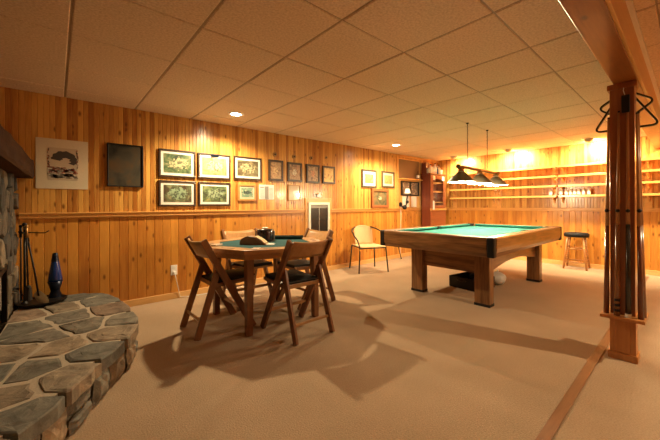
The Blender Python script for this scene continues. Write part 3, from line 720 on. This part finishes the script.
# ------------------------------------------------------------------ shelves on the far wall
SZ = (1.84, 1.66, 1.48, 1.29)
bays = [(3.66, 2.80, 'pine wall shelf unit of four boards nearest the red cabinet'), (2.68, 1.71, 'pine wall shelf unit of four boards behind the hanging pool light'), (1.55, .56, 'pine wall shelf unit of four boards holding the whitish glasses'), (.44, -.62, 'pine wall shelf unit of four boards seen right of the post')]
for y0, y1, lab in bays:
    L_ = y0 - y1
    t = thing('wall_shelf_unit', lab, 'shelf', (XB, (y0 + y1) / 2, 0), -PI / 2, 'pine shelf units along the far wall')
    for z in SZ:
        b = B(); b.box(-L_ / 2 - .06, L_ / 2 + .06, -.16, 0, z - .02, z); b.box(-L_ / 2 - .06, L_ / 2 + .06, -.168, -.150, z - .034, z + .002); b.obj('shelf', M['pine_shelf'], t, bevel=.002)
    for s in (-1, 1):
        xx = s * (L_ / 2 + .012)
        b = B(); b.box(xx - .045, xx + .045, -.02, 0, RAIL1 + .002, SZ[0]); b.obj('upright', M['pine_shelf'], t, bevel=.002)
        for z in SZ:
            b = B(); b.extr([(xx - .012, -.02, z - .022), (xx - .012, -.145, z - .022), (xx - .012, -.13, z - .05), (xx - .012, -.06, z - .08), (xx - .012, -.03, z - .14), (xx - .012, -.02, z - .14)], (.024, 0, 0)); b.obj('bracket', M['pine_trim'], t)
gl = [1.745, 1.585, 1.50, 1.44, 1.38, 1.32, 1.255, 1.18]
words = ['first', 'second', 'third', 'fourth', 'fifth', 'sixth', 'seventh', 'eighth']
g0 = None
for i, y in enumerate(gl):
    lab = f'{words[i]} whitish glass from the left on the lowest far-wall shelf'
    if g0 is None:
        g0 = thing('shelf_glass', lab, 'glass', (XB - .10, y, SZ[3] + .001), 0, 'row of whitish glasses on the lowest shelf')
        b = B(); b.lathe([(0, 0), (.026, 0), (.03, .11), (.027, .11), (.023, .01), (0, .01)], seg=14); b.obj('bowl', M['milkglass'], g0, smooth=True)
        b = B(); b.lathe([(.0275, .02), (.0285, .075)], seg=14); b.obj('band', M['white'], g0)
    else: dup(g0, (XB - .10, y, SZ[3] + .001), .4 * i, lab)

# ------------------------------------------------------------------ pool table
PX0, PX1, PY0, PY1, PT = 3.10, 5.46, 1.22, 2.60, .807
pt = thing('pool_table', 'walnut pool table with green cloth and slab legs', 'pool table', ((PX0 + PX1) / 2, (PY0 + PY1) / 2, 0))
hx, hy = (PX1 - PX0) / 2, (PY1 - PY0) / 2; RW = .105
for s in (-1, 1):
    # end rails (face -x / +x)
    b = B(); x0, x1 = (-hx, -hx + RW) if s < 0 else (hx - RW, hx)
    o_ = -hx if s < 0 else hx; q = -s
    b.extr([(o_ + q * .03, -hy + .07, .613), (o_ + q * .004, -hy + .07, .66), (o_, -hy + .07, .70), (o_, -hy + .07, PT - .012), (o_ + q * .010, -hy + .07, PT), (o_ + q * RW, -hy + .07, PT), (o_ + q * RW, -hy + .07, .613)], (0, 2 * hy - .14, 0))
    b.obj('end_rail', M['walnut_y'], pt, bevel=.002)
    b = B(); o_ = s * hy; q = -s
    b.extr([(-hx + .07, o_ + q * .03, .613), (-hx + .07, o_ + q * .004, .66), (-hx + .07, o_, .70), (-hx + .07, o_, PT - .012), (-hx + .07, o_ + q * .010, PT), (-hx + .07, o_ + q * RW, PT), (-hx + .07, o_ + q * RW, .613)], (2 * hx - .14, 0, 0))
    b.obj('side_rail', M['walnut_x'], pt, bevel=.002)
for sx in (-1, 1):
    for sy in (-1, 1):
        x, y = sx * hx, sy * hy
        b = B(); xs_ = sorted((x, x - sx * .072)); ys_ = sorted((y, y - sy * .072)); b.box(xs_[0] , xs_[1], ys_[0], ys_[1], .614, PT + .002); b.obj('corner_cap', M['black'], pt, bevel=.014)
b = B(); b.box(-hx + RW - .01, hx - RW + .01, -hy + RW - .01, hy - RW + .01, .70, .765); b.obj('cloth_bed', M['felt'], pt)
def cushion(p, q, nrm):
    b = B(); p, q, nrm = Vector(p), Vector(q), Vector(nrm)
    b.extr([p, p + Vector((0, 0, .036)), p + nrm * .052 + Vector((0, 0, .034)), p + nrm * .052 + Vector((0, 0, .022)), p + nrm * .03], q - p)
    b.obj('cushion', M['felt'], pt)
cz = .768; ix, iy = hx - RW, hy - RW
for s in (-1, 1):
    cushion((s * ix, -iy + .11, cz), (s * ix, iy - .11, cz), (-s, 0, 0))
    for a, c in ((-ix + .11, -.07), (.07, ix - .11)): cushion((a, s * iy, cz), (c, s * iy, cz), (0, -s, 0))
for sx in (-1, 0, 1):
    for sy in (-1, 1):
        c = (sx * (ix - .005), sy * (iy - .005 + (.03 if sx == 0 else 0)), 0)
        b = B(); b.lathe([(0, .7655), (.056, .7655), (.060, .78), (.066, PT + .001), (.052, PT + .001), (.050, .775)], c, 20); b.obj('pocket', M['black'], pt, smooth=False)
for s in (-1, 1):
    for k in (-.75, -.5, -.25, .25, .5, .75):
        b = B(); b.lathe([(0, PT + .0012), (.006, PT + .0012), (.006, PT)], (k * ix, s * (hy - .04), 0), 10); b.obj('rail_sight', M['card'], pt)
LX0, LX1, LY0, LY1 = 3.55, 5.26, 1.445, 2.275
cxp, cyp = (PX0 + PX1) / 2, (PY0 + PY1) / 2
for x in (LX0, LX1):
    for y in (LY0, LY1):
        b = B(); b.box(x - cxp, x + .115 - cxp, y - cyp, y + .165 - cyp, .0, .615)
        o = b.obj('leg', M['walnut_z'], pt, bevel=.004)
        b = B(); b.box(x - .004 - cxp, x + .119 - cxp, y - .004 - cyp, y + .169 - cyp, 0, .03); b.obj('foot_pad', M['black'], o, bevel=.003)
for x in (LX0 + .04, LX1 + .04):
    b = B(); b.box(x - cxp, x + .05 - cxp, LY0 + .15 - cyp, LY1 + .02 - cyp, .35, .545); b.obj('cross_panel', M['walnut_y'], pt)
for y in (LY0 + .05, LY1 + .085):
    pts = [(LX0 + .11 - cxp, y - cyp, .60), (LX0 + .11 - cxp, y - cyp, .36)]
    for k in range(1, 12):
        u = k / 12; pts.append((LX0 + .11 - cxp + (LX1 - LX0 - .11) * u, y - cyp,   .355 + .085 * math.sin(PI * u)))
    pts += [(LX1 - cxp, y - cyp, .36), (LX1 - cxp, y - cyp, .60)]
    b = B(); b.extr(pts, (0, .05, 0)); b.obj('side_panel', M['walnut_x'], pt)
b = B(); b.box(-hx + .12, hx - .12, -hy + .12, hy - .12, .615, .70); b.obj('slate_base', M['walnut_x'], pt)

# open case beneath the pool table
cs = thing('storage_case', 'open black case on the carpet under the pool table', 'case', (4.31, 1.99, 0), math.radians(-8))
b = B(); W_, D_, T_ = .22, .20, .15
b.box(-W_, W_, -D_, D_, 0, .015); b.box(-W_, -W_ + .012, -D_, D_, 0, T_); b.box(W_ - .012, W_, -D_, D_, 0, T_); b.box(-W_, W_, -D_, -D_ + .012, 0, T_); b.box(-W_, W_, D_ - .012, D_, 0, T_)
b.obj('tub', M['black'], cs, bevel=.006)
b = B(); b.tube([(-W_ - .002, -.06, .11), (-W_ - .03, -.05, .115), (-W_ - .03, .05, .115), (-W_ - .002, .06, .11)], .008); b.obj('handle', M['black'], cs, smooth=True)
t = thing('folded_cloth', 'blue folded cloth lying in the open black case', 'cloth', (4.28, 1.91, .02), .3)
b = B(); b.grid(lambda u, v: ((u - .5) * .22, (v - .5) * .16, .14 + .02 * math.sin(5 * u + 2 * v) * math.cos(4 * v)), 12, 10); o = b.obj('top_fold', plain('dark_blue_cloth', (.012, .025, .07), .8), t, solid=.012)
b = B(); b.box(-.11, .11, -.08, .08, 0, .125); b.obj('lower_folds', plain('navy_cloth', (.01, .015, .04), .85), t, bevel=.02)
t = thing('plastic_bag', 'crumpled whitish plastic bag on the carpet behind the near pool table leg', 'bag', (4.68, 1.80, .0))
b = B(); b.sphere((0, 0, .09), .11, 24, sz=.8)
for v in b.bm.verts: v.co += Vector((1, 1, .8)) * 0 + noise.noise_vector(v.co * 14) * .018
for v in b.bm.verts: v.co.z = max(v.co.z, 0)
b.obj('bag_body', plain('whitish_plastic', (.62, .58, .52), .3), t)
b = B(); b.tube([(0, 0, .17), (.02, 0, .20), (.05, .01, .19)], .012); b.obj('twisted_neck', M['paper'], t, smooth=True)

# pool table light
LYc, LXc, LZ = 1.957, 4.50, 1.61
pl = thing('pool_table_light', 'three-shade bar light hanging on chains over the pool table', 'hanging lamp', (LXc, LYc, 0))
def barz(x): return LZ - .008 * x
b = B(); b.tube([(-.60, 0, barz(-.6)), (.60, 0, barz(.6))], .021, 12); b.obj('bar', M['brass'], pl, smooth=True)
for s in (-1, 1):
    b = B(); b.sphere((s * .62, 0, barz(s * .6)), .030, 12); b.obj('finial', M['shade'], pl, smooth=True)
for x in (-.55, 0, .55):
    z0 = 1.418; zb = barz(x)
    b = B(); b.lathe([(.165, 0), (.162, .012), (.05, .125), (.034, .135), (.034, .15)], (x, 0, z0), 32); b.lathe([(.034, .149), (.046, .118), (.158, .010), (.165, 0)], (x, 0, z0), 32, 1)
    sh = b.obj('lamp_shade', [M['shade'], M['shade_in']], pl, smooth=True)
    b = B(); b.lathe([(0, .14), (.038, .14), (.038, .185), (.02, .195), (0, .195)], (x, 0, z0), 16); b.obj('neck', M['brass'], pl, smooth=True)
    b = B(); b.sphere((x, 0, z0 + .02), .036, 16); b.obj('bulb', M['bulb'], pl, smooth=True)
for x in (4.134, 4.75):
    x -= LXc; b = B(); z = barz(x) + .02; n_ = 22; st_ = (H - .012 - z) / n_
    for k in range(n_):
        zc = z + st_ * (k + .5); ring = []
        for a in range(8):
            u, v = .006 * math.cos(a * PI / 4), (st_ * .62) * math.sin(a * PI / 4)
            ring.append((x + (u if k % 2 else 0), (0 if k % 2 else u), zc + v))
        b.tube(ring, .0022, 5, closed=True)
    b.obj('chain', M['iron'], pl)
    b = B(); b.lathe([(0, H - .012), (.012, H - .014), (.02, H - .001), (0, H)], (x, 0, 0), 14); b.obj('ceiling_hook', M['iron'], pl)

# ------------------------------------------------------------------ poker table
TX, TY, TR = 1.62, 2.88, .63
tb = thing('poker_table', 'octagonal wooden card table with green felt centre', 'table', (TX, TY, 0))
oct_ = lambda r, off=0: [(r * math.cos(PI / 4 * k + off), r * math.sin(PI / 4 * k + off)) for k in range(8)]
b = B(); A_, C_ = oct_(TR), oct_(.475)
for k in range(8):
    p, q, r_, s_ = A_[k], A_[(k + 1) % 8], C_[(k + 1) % 8], C_[k]
    b.prism([p, q, r_, s_], .712, .75)
bmesh.ops.remove_doubles(b.bm, verts=b.bm.verts, dist=.0005)
b.obj('rim', M['oak_top'], tb, bevel=.005)
b = B(); b.prism(oct_(.477), .715, .743); b.obj('felt', M['felt2'], tb)
b = B(); A_, C_ = oct_(TR - .03), oct_(TR - .055)
for k in range(8): b.prism([A_[k], A_[(k + 1) % 8], C_[(k + 1) % 8], C_[k]], .665, .713)
b.obj('apron', M['oak_lit'], tb)
for k in range(8):
    a = PI / 4 * (k + .5); c = Vector((math.cos(a), math.sin(a), 0)) * .513; d = Vector((-math.sin(a), math.cos(a), 0)); e = Vector((math.cos(a), math.sin(a), 0))
    b = B(); pts = []
    for i in range(16):
        u, v = math.cos(i * PI / 8), math.sin(i * PI / 8)
        pts.append(tuple(c + d * (.075 * (abs(u) ** .6) * (1 if u >= 0 else -1)) + e * (.022 * (abs(v) ** .6) * (1 if v >= 0 else -1)) + Vector((0, 0, .749))))
    b.extr(pts, (0, 0, .0025)); b.obj('chip_tray', M['brownwedge'], tb)
for k in range(4):
    a = PI / 4 + PI / 2 * k; x, y = .505 * math.cos(a), .505 * math.sin(a)
    b = B(); b.bar((x, y, .70), (x * 1.02, y * 1.02, 0), .066, .066, (math.cos(a) * 0 + 1, 0, 0), w2=.055, t2=.055); b.obj('leg', M['oak'], tb, bevel=.004)
# on the table
t = thing('card_holder', 'brown curved wooden wedge box with a white card at its foot, on the felt', 'card box', (1.47, 2.82, .7435), math.radians(-50))
b = B(); pr = [(-.13, 0), (.13, 0), (.13, .015), (.08, .04), (.02, .075), (-.05, .085), (-.11, .06), (-.13, .03)]
b.extr([(x, -.055, z) for x, z in pr], (0, .11, 0)); b.obj('wedge_body', M['brownwedge'], t, bevel=.004)
b = B(); b.extr([(.135, -.045, .001), (.085, -.045, .045), (.02, -.045, .079), (.02, .045, .079), (.085, .045, .045), (.135, .045, .001)][0:3] + [(.022, -.045, .082), (.088, -.045, .048), (.139, -.045, .004)], (0, .09, 0)); b.obj('pale_face', plain('tan_card_face', (.62, .46, .27), .5), t)
b = B(); b.box(.13, .20, -.04, .04, 0, .006); b.obj('white_card', M['card'], t)
t = thing('chip_carousel', 'round black poker chip carousel standing on the felt', 'chip rack', (1.70, 3.02, .7435))
b = B(); b.lathe([(0, 0), (.105, 0), (.105, .012), (.085, .02), (0, .02)], seg=28); b.obj('turntable', M['black'], t)
b = B(); b.lathe([(0, .02), (.088, .02), (.092, .06), (.092, .115), (.084, .128), (0, .130)], seg=28); b.obj('drum', plain('black_gloss', (.012, .012, .016), .18, coat=.8), t, smooth=True)
for k in range(6):
    a = PI / 3 * k + .3; b = B(); b.lathe([(0, 0), (.022, 0), (.022, .085), (0, .085)], (.085 * math.cos(a), .085 * math.sin(a), .022), 12); b.obj('chip_stack', plain('chips', ((.012, .015, .04), (.05, .012, .012), (.10, .09, .075))[k % 3], .4), t)
b = B(); b.tube([(.03 * math.cos(q * PI / 6), .03 * math.sin(q * PI / 6), .14) for q in range(12)], .006, closed=True); b.obj('lid_ring', M['steel'], t, smooth=True)
t = thing('felt_tray', 'long dark teal tray lying on the felt behind the chip carousel', 'tray', (1.98, 3.04, .7435), math.radians(-42))
b = B(); b.box(-.19, .19, -.06, .06, 0, .012); b.obj('tray_base', M['tray'], t, bevel=.003)
for s in (-1, 1):
    b = B(); b.box(-.19, .19, s * .058 - .006, s * .058 + .006, .012, .035); b.obj('tray_side', M['tray'], t, bevel=.003)
for i, (x, y, a, lab) in enumerate(((1.13, 2.90, .4, 'white card pack on the left corner of the table rim'), (1.30, 2.47, .8, 'pale cards lying on the near edge of the table rim'))):
    t = thing('card_pack', lab, 'cards', (x, y, .7515), a, 'cards left on the table rim')
    b = B(); b.box(-.045, .045, -.032, .032, 0, .014 if i == 0 else .004); b.obj('cards', M['card'], t, bevel=.002)
    b = B(); b.box(-.040, .040, -.027, .027, .014 if i == 0 else .004, .0155 if i == 0 else .0048); b.obj('card_back', plain('card_back_tan', (.55, .36, .25), .5), t)

# ------------------------------------------------------------------ folding chairs (local: facing +x, rear feet at x=0, centred on y)
def folding_chair(label, loc, rz):
    t = thing('folding_chair', label, 'chair', loc, rz, 'folding chairs round the card table')
    for s in (-1, 1):
        y = s * .215
        b = B(); b.bar((.505, y, 0), (.045, y, .83), .028, .060, (0, 1, 0)); b.obj('side_post', M['oak'], t, bevel=.004)
        y2 = s * .185
        b = B(); b.bar((.0, s * .195, 0), (.185, y2, .575), .026, .054, (0, 1, 0)); b.obj('leg', M['oak'], t, bevel=.004)
    b = B(); b.tube([(.245, -.215, .455), (.245, .215, .455)], .009, 8); b.obj('pivot_rod', M['steel'], t)
    def bk(u, v, o=0):
        yy = (u - .5) * .40; bow = .045 * (1 - (2 * u - 1) ** 2)
        top = .825 - .030 * (1 - (2 * u - 1) ** 2) - (.012 if u in (0, 1) else 0)
        z = .665 + .012 * (1 - (2 * u - 1) ** 2) + (top - .665) * v
        x = .505 - .46 * z / .83 - bow + .004
        return (x, yy, z)
    b = B(); b.grid(bk, 14, 4); b.obj('backrest', M['oak_lit'], t, solid=.016, smooth=True)
    for nm, xx, zz, w_ in (('seat_rail', .165, .43, .36), ('seat_rail', .53, .448, .37)):
        b = B(); b.box(xx - .011, xx + .011, -w_ / 2, w_ / 2, zz - .022, zz + .012); b.obj(nm, M['oak_lit'], t, bevel=.003)
    for s in (-1, 1):
        b = B(); b.bar((.155, s * .172, .424), (.54, s * .172, .442), .020, .034, (0, 1, 0)); b.obj('seat_side', M['oak'], t, bevel=.003)
    b = B(); b.box(.165, .545, -.168, .168, -.0, .034)
    bmesh.ops.subdivide_edges(b.bm, edges=b.bm.edges[:], cuts=5, use_grid_fill=True)
    for v in b.bm.verts:
        if v.co.z > .02: v.co.z += .014 * (1 - ((v.co.x - .355) / .19) ** 2) * (1 - (v.co.y / .17) ** 2)
        v.co.z += .430 + .018 * (v.co.x - .165) / .38
    b.obj('seat_pad', M['blackpad'], t, bevel=.006, smooth=False)
    b = B(); b.bar((.04, -.20, .14), (.04, .20, .14), .022, .018, (0, 0, 1)); b.obj('stretcher', M['oak_lit'], t, bevel=.003)
    b = B(); b.bar((.40, -.205, .19), (.40, .205, .19), .030, .018, (0, 0, 1)); b.obj('stretcher', M['oak_lit'], t, bevel=.003)
    return t
ch = folding_chair('brown folding chair with dark pad at the left end of the card table', (.885, 2.905, 0), 0)
dup(ch, (1.65, 2.095, 0), PI / 2, 'brown folding chair with dark pad nearest the camera, its back towards us')
dup(ch, (1.70, 3.70, 0), -PI / 2, 'folding chair with sunlit-pale backrest on the wall side of the card table'.replace('sunlit-pale', 'brightly lit pale'))
dup(ch, (2.47, 2.972, 0), PI, 'folding chair with lit backrest at the right end of the card table, below the heater')

# ------------------------------------------------------------------ wicker chair by the long wall
wc = thing('wicker_chair', 'tan woven bistro chair with dark tube frame against the panelling', 'chair', (4.09, 3.70, 0), math.radians(-24))
# local: front is -y
lw, ld, sz_ = .235, .215, .415
for s in (-1, 1):
    b = B(); b.tube([(s * (lw + .03), -ld - .03, 0), (s * lw, -ld, sz_), (s * (lw + .03), -ld + .02, .53), (s * (lw + .05), -.07, .615), (s * (lw + .03), .07, .675), (s * (lw - .02), .16, .71), (s * .15, .225, .735)], .012, 8); b.obj('arm_frame', M['tube'], wc, smooth=True)
    b = B(); b.tube([(s * (lw + .01), ld + .03, 0), (s * (lw - .02), ld - .01, sz_)], .012, 8); b.obj('leg', M['tube'], wc, smooth=True)
    b = B(); b.tube([(s * (lw - .02), ld - .01, sz_), (s * lw, -ld, sz_)], .009, 8); b.obj('seat_frame', M['tube'], wc, smooth=True)
b = B(); b.tube([(-lw, -ld, sz_ - .01), (lw, -ld, sz_ - .01)], .009, 8); b.obj('front_bar', M['tube'], wc, smooth=True)
b = B(); b.grid(lambda u, v: ((u - .5) * 2 * (lw - .003 - .02 * v), -ld - .012 + (2 * ld + .02) * v, sz_ + .012 - .02 * math.sin(PI * u) * math.sin(PI * v)), 16, 14); b.obj('woven_seat', M['wicker'], wc, solid=.016, smooth=True)
def wb(u, v):
    a = (u - .5) * 1.5; k = .235 + .015 * v
    return (k * math.sin(a) * 1.04, .235 * math.cos(a) * 1.0 - .02 + .06 * v, sz_ + .02 + (.315 - .055 * abs(2 * u - 1) ** 2) * v)
b = B(); b.grid(wb, 22, 12); b.obj('woven_back', M['wicker'], wc, solid=.012, smooth=True)
b = B(); b.tube([wb(i / 22, 1) for i in range(23)], .012, 8); b.obj('back_rim', M['wicker'], wc, smooth=True)

# made-up leaning stick, standing in for a dark leg of unknown owner
t = thing('leg_stand_in', 'short thin dark stick standing in for a leg of unseen furniture, seen past the pool table corner', 'stick', (5.435, 3.985, 0))
b = B(); b.tube([(0, 0, .012), (-.075, .118, .60)], .009, 8); b.obj('shaft', M['tube'], t, smooth=True)
b = B(); b.lathe([(0, 0), (.012, 0), (.012, .03), (0, .03)], seg=10); b.obj('rubber_tip', M['black'], t)

# ------------------------------------------------------------------ bar stool
bs = thing('bar_stool', 'wooden bar stool with round black padded seat by the far wall', 'stool', (6.905, 1.335, 0), math.radians(3))
b = B(); b.lathe([(0, .555), (.165, .555), (.178, .565), (.182, .59), (.178, .615), (.16, .628), (0, .634)], seg=32); b.obj('seat', M['blackpad'], bs, smooth=True)
for sx in (-1, 1):
    for sy in (-1, 1):
        b = B(); b.tube([(sx * .105, sy * .105, .556), (sx * .16, sy * .16, 0)], .018, 10, r2=.016); b.obj('leg', M['stoolwood'], bs, smooth=True)
at = lambda z: .105 + .055 * (1 - z / .556)
for z, ax in ((.16, 0), (.13, 1), (.38, 0), (.35, 1)):
    for s in (-1, 1):
        r_ = at(z); b = B(); b.tube([(-r_, s * r_, z), (r_, s * r_, z)] if ax == 0 else [(s * r_, -r_, z), (s * r_, r_, z)], .010, 8); b.obj('rung', M['stoolwood'], bs, smooth=True)

# ------------------------------------------------------------------ post with cue rack
cp = thing('cue_rack_post', 'square pine support post with a cue ledge near its foot', 'post', (3.14, .33, 0))
b = B(); b.box(-.06, .06, -.067, .067, .0, 1.995); b.obj('shaft', M['pine_post'], cp, bevel=.004)
b = B(); b.box(-.072, .072, -.080, .080, 1.955, 1.994); b.obj('cap_moulding', M['pine_post'], cp, bevel=.004)
b = B(); b.box(-.063, .063, -.070, .070, .0, .302); b.box(-.066, .066, -.042, .042, .05, .30); b.obj('pedestal', M['pine_plinth'], cp, bevel=.003)
b = B(); b.prism([(-.075, -.080), (.075, -.080), (.075, .080), (-.075, .080)], 0, .045); b.extr([(-.075, -.08, .045), (-.075, .08, .045), (.075, .08, .045), (.075, -.08, .045)], (0, 0, .004)); b.obj('plinth', M['pine_plinth'], cp, bevel=.012)
b = B(); b.box(-.145, .145, -.122, .115, .302, .325); b.obj('cue_ledge', M['pine_plinth'], cp, bevel=.004)
CX_, CY_ = 3.14, .33
cues = [(-.085, .085, -.075, .070, 'red-brown pool cue at the left corner of the post', (.16, .045, .02), None), (-.105, .025, -.072, .014, 'pool cue with black ringed butt on the front of the post', (.24, .10, .035), 'rings'),
        (-.105, -.035, -.072, -.032, 'pool cue with black butt and white end cap on the front of the post', (.02, .016, .014), 'white'), (-.088, -.098, -.066, -.079, 'dark red-brown pool cue at the right corner of the post', (.14, .04, .02), None), (-.02, -.105, -.012, -.082, 'pool cue on the right side of the post behind the corner cue', (.20, .08, .03), None)]
lad = random.Random(1)
for x0, y0, x1, y1, lab, c, kind in cues:
    z0, z1 = .3255, 1.76 + lad.uniform(-.02, .03)
    t = thing('pool_cue', lab, 'cue stick', (CX_ + x0, CY_ + y0, z0), 0, 'pool cues standing in the post rack')
    d = Vector((x1 - x0, y1 - y0, z1 - z0))
    P_ = lambda u: tuple(d * u)
    b = B(); b.tube([P_(.0), P_(.2), P_(.45)], .0175, 10, r2=.0125); o = b.obj('butt', plain('cue_butt', c, .25, coat=.5), t, smooth=True)
    b = B(); b.tube([P_(.45), P_(.7), P_(1)], .0125, 10, r2=.0065); b.obj('shaft', wood('cue_shaft', (.46, .23, .09), (.36, .16, .055), 'z', .3), t, smooth=True)
    b = B(); b.tube([P_(1), P_(1.008)], .0066, 8); b.obj('tip', M['black'], t)
    if kind == 'rings':
        for u in (.02, .045, .07):
            b = B(); b.tube([P_(u), P_(u + .012)], .0182, 10); b.obj('ring', M['black'], t)
    if kind == 'white':
        b = B(); b.tube([P_(0), P_(.018)], .0182, 10); b.obj('end_cap', M['card'], t)
for x, y in ((-.083, .079), (-.083, .02), (-.083, -.034), (-.078, -.092)):
    b = B(); b.sphere((x - .014, y, 1.075), .013, 10); b.tube([(x + .02, y * .85, 1.075), (x - .014, y, 1.075)], .006); b.obj('cue_clip', M['black'], cp, smooth=True)
# chalk holder
t = thing('chalk_holder', 'black chalk holder hanging by a pale cord high on the post front', 'chalk holder', (3.08, .308, 1.775))
b = B(); b.box(-.026, -.001, -.022, .022, 0, .125); b.obj('holder_body', M['black'], t, bevel=.005)
b = B(); b.tube([(-.012, .004, .125), (-.010, .012, .16), (-.006, .010, .20), (-.004, .006, .225)], .0025); b.obj('cord', M['card'], t, smooth=True)
# triangle and diamond racks hung behind the post
def rack(name, label, corners, x, r=.022):
    c = [Vector(p) for p in corners]; n_ = len(c); pts = []
    for i in range(n_):
        p, a, q = c[i - 1], c[i], c[(i + 1) % n_]
        u, v = (p - a).normalized(), (q - a).normalized()
        for k in range(7):
            s = k / 6; A1, A2 = a + u * .035, a + v * .035
            pts.append((1 - s) ** 2 * A1 + 2 * s * (1 - s) * a + s * s * A2)
    b = B(); n2 = len(pts); rings = []
    ctr = sum(pts, Vector((0, 0))) / n2
    for i, p in enumerate(pts):
        d = (pts[(i + 1) % n2] - pts[i - 1]).normalized(); o_ = Vector((d.y, -d.x))
        if o_.dot(p - ctr) < 0: o_ = -o_
        rings.append([b.bm.verts.new((xx, p.x + o_.x * w_, p.y + o_.y * w_)) for xx, w_ in ((-r, -.002), (r, -.002), (r, .0105), (-r, .0105))])
    for i in range(n2):
        a, e = rings[i], rings[(i + 1) % n2]
        for k in range(4): b.bm.faces.new((a[k], a[(k + 1) % 4], e[(k + 1) % 4], e[k]))
    o = b.obj(name, M['black'], loc=(x, 0, 0), bevel=.002)
    return tag(o, label, 'ball rack')
rack('triangle_rack', 'black triangle ball rack hung behind the post, its base corners lowest', [(.500, 1.695), (.153, 1.695), (.330, 2.0)], 3.238, .015)
rack('diamond_rack', 'black diamond ball rack hung behind the post above the triangle base', [(.485, 1.882), (.33, 1.985), (.178, 1.882), (.33, 1.76)], 3.285, .015)
b = B(); b.tube([(.06, 0, 1.975), (.19, 0, 1.98), (.195, 0, 1.99)], .008, 8); b.obj('hanging_peg', M['pine_plinth'], cp, smooth=True)

# ------------------------------------------------------------------ lamps
WARM = (1.0, .785, .47)
def spot(loc, power, target=None, size=150, blend=.6, r=.032, col=WARM):
    l = bpy.data.lights.new('lamp_light', 'SPOT'); l.energy = power; l.color = col; l.spot_size = math.radians(size); l.spot_blend = blend; l.shadow_soft_size = r
    o = bpy.data.objects.new('lamp_light', l); COL.objects.link(o); o.location = loc
    d = Vector(target) - Vector(loc) if target else Vector((0, 0, -1))
    o.rotation_euler = d.to_track_quat('-Z', 'Y').to_euler()
    return o
def can(label, x, y, power, size=158):
    t = thing('recessed_light', label, 'ceiling light', (x, y, H), 0, 'recessed ceiling lights')
    b = B(); b.lathe([(.095, 0), (.092, -.006), (.066, -.008), (.060, .004), (.055, .02)], seg=32); b.obj('trim_ring', M['white'], t, smooth=True)
    b = B(); b.lathe([(0, -.012), (.03, -.011), (.058, -.003), (.056, .02), (0, .02)], seg=28); b.obj('lamp_face', M['lens'], t, smooth=True)
    spot((x, y, H - .035), power, None, size, .6)
def eyeball(label, x, y, power, aim):
    t = thing('eyeball_light', label, 'ceiling light', (x, y, H), 0, 'adjustable ceiling lights along the far wall')
    b = B(); b.lathe([(.095, 0), (.092, -.010), (.070, -.012), (.066, 0)], seg=32); b.obj('trim_ring', M['white'], t, smooth=True)
    d = (Vector(aim) - Vector((x, y, H))).normalized(); rot = d.to_track_quat('Z', 'Y').to_matrix()
    b = B(); b.lathe([(.0, -.03), (.050, -.02), (.062, .0), (.058, .03), (.048, .055), (.043, .055), (.040, .035)], seg=28); bmesh.ops.rotate(b.bm, verts=b.bm.verts, matrix=rot); b.obj('eyeball', M['steel'], t, loc=(0, 0, -.004), smooth=True)
    b = B(); b.lathe([(0, .036), (.041, .034)], seg=20); bmesh.ops.rotate(b.bm, verts=b.bm.verts, matrix=rot); b.obj('lamp_face', M['lens'], t, loc=(0, 0, -.004))
    spot(Vector((x, y, H - .004)) + d * .062, power, aim, 150, .8, .04)
can('lit recessed ceiling light above the block of framed prints', 1.62, 3.554, 100)
can('lit recessed ceiling light near the brown board and red cabinet', 4.651, 3.514, 115)
eyeball('tilted ceiling light above the red cabinet end of the far wall', 6.717, 3.50, 60, (XB, 3.40, 1.65))
eyeball('tilted ceiling light over the middle far-wall shelves', 6.67, 2.356, 125, (XB, 2.30, 1.65))
eyeball('tilted ceiling light over the shelf with whitish glasses', 6.60, 1.11, 125, (XB, 1.05, 1.65))
eyeball('tilted ceiling light hidden beyond the post', 6.60, -.20, 125, (XB, -.25, 1.65))
can('recessed ceiling light on the near side of the beam', 3.6, -1.1, 110)
for x in (-.55, 0, .55):
    l = bpy.data.lights.new('pool_lamp_light', 'POINT'); l.energy = 31; l.color = WARM; l.shadow_soft_size = .035
    o = bpy.data.objects.new('pool_lamp_light', l); COL.objects.link(o); o.location = (LXc + x, LYc, 1.385)

w = bpy.data.worlds.new('room_dark'); w.use_nodes = True
w.node_tree.nodes['Background'].inputs[0].default_value = (.02, .015, .01, 1); w.node_tree.nodes['Background'].inputs[1].default_value = .3
sc.world = w

# ------------------------------------------------------------------ camera
cam = bpy.data.cameras.new('camera'); co = bpy.data.objects.new('camera', cam); COL.objects.link(co)
yaw, roll = .8543, -.0039
F = Vector((math.cos(yaw), math.sin(yaw), 0)); R0 = Vector((math.sin(yaw), -math.cos(yaw), 0)); U0 = Vector((0, 0, 1))
R = R0 * math.cos(roll) + U0 * math.sin(roll); U = U0 * math.cos(roll) - R0 * math.sin(roll)
co.matrix_world = Matrix(((R.x, U.x, -F.x, 0), (R.y, U.y, -F.y, 0), (R.z, U.z, -F.z, 1.1194), (0, 0, 0, 1)))
cam.sensor_width = 36; cam.lens = 36 * 315.09 / 660; cam.shift_y = -14.34 / 660; cam.clip_start = .02
sc.camera = co
sc.view_settings.view_transform = 'Standard'; sc.view_settings.look = 'None'; sc.view_settings.gamma = 1; sc.view_settings.use_curve_mapping = False
sc.view_settings.exposure = 1.05
sc.cycles.diffuse_bounces = 6; sc.cycles.max_bounces = 10
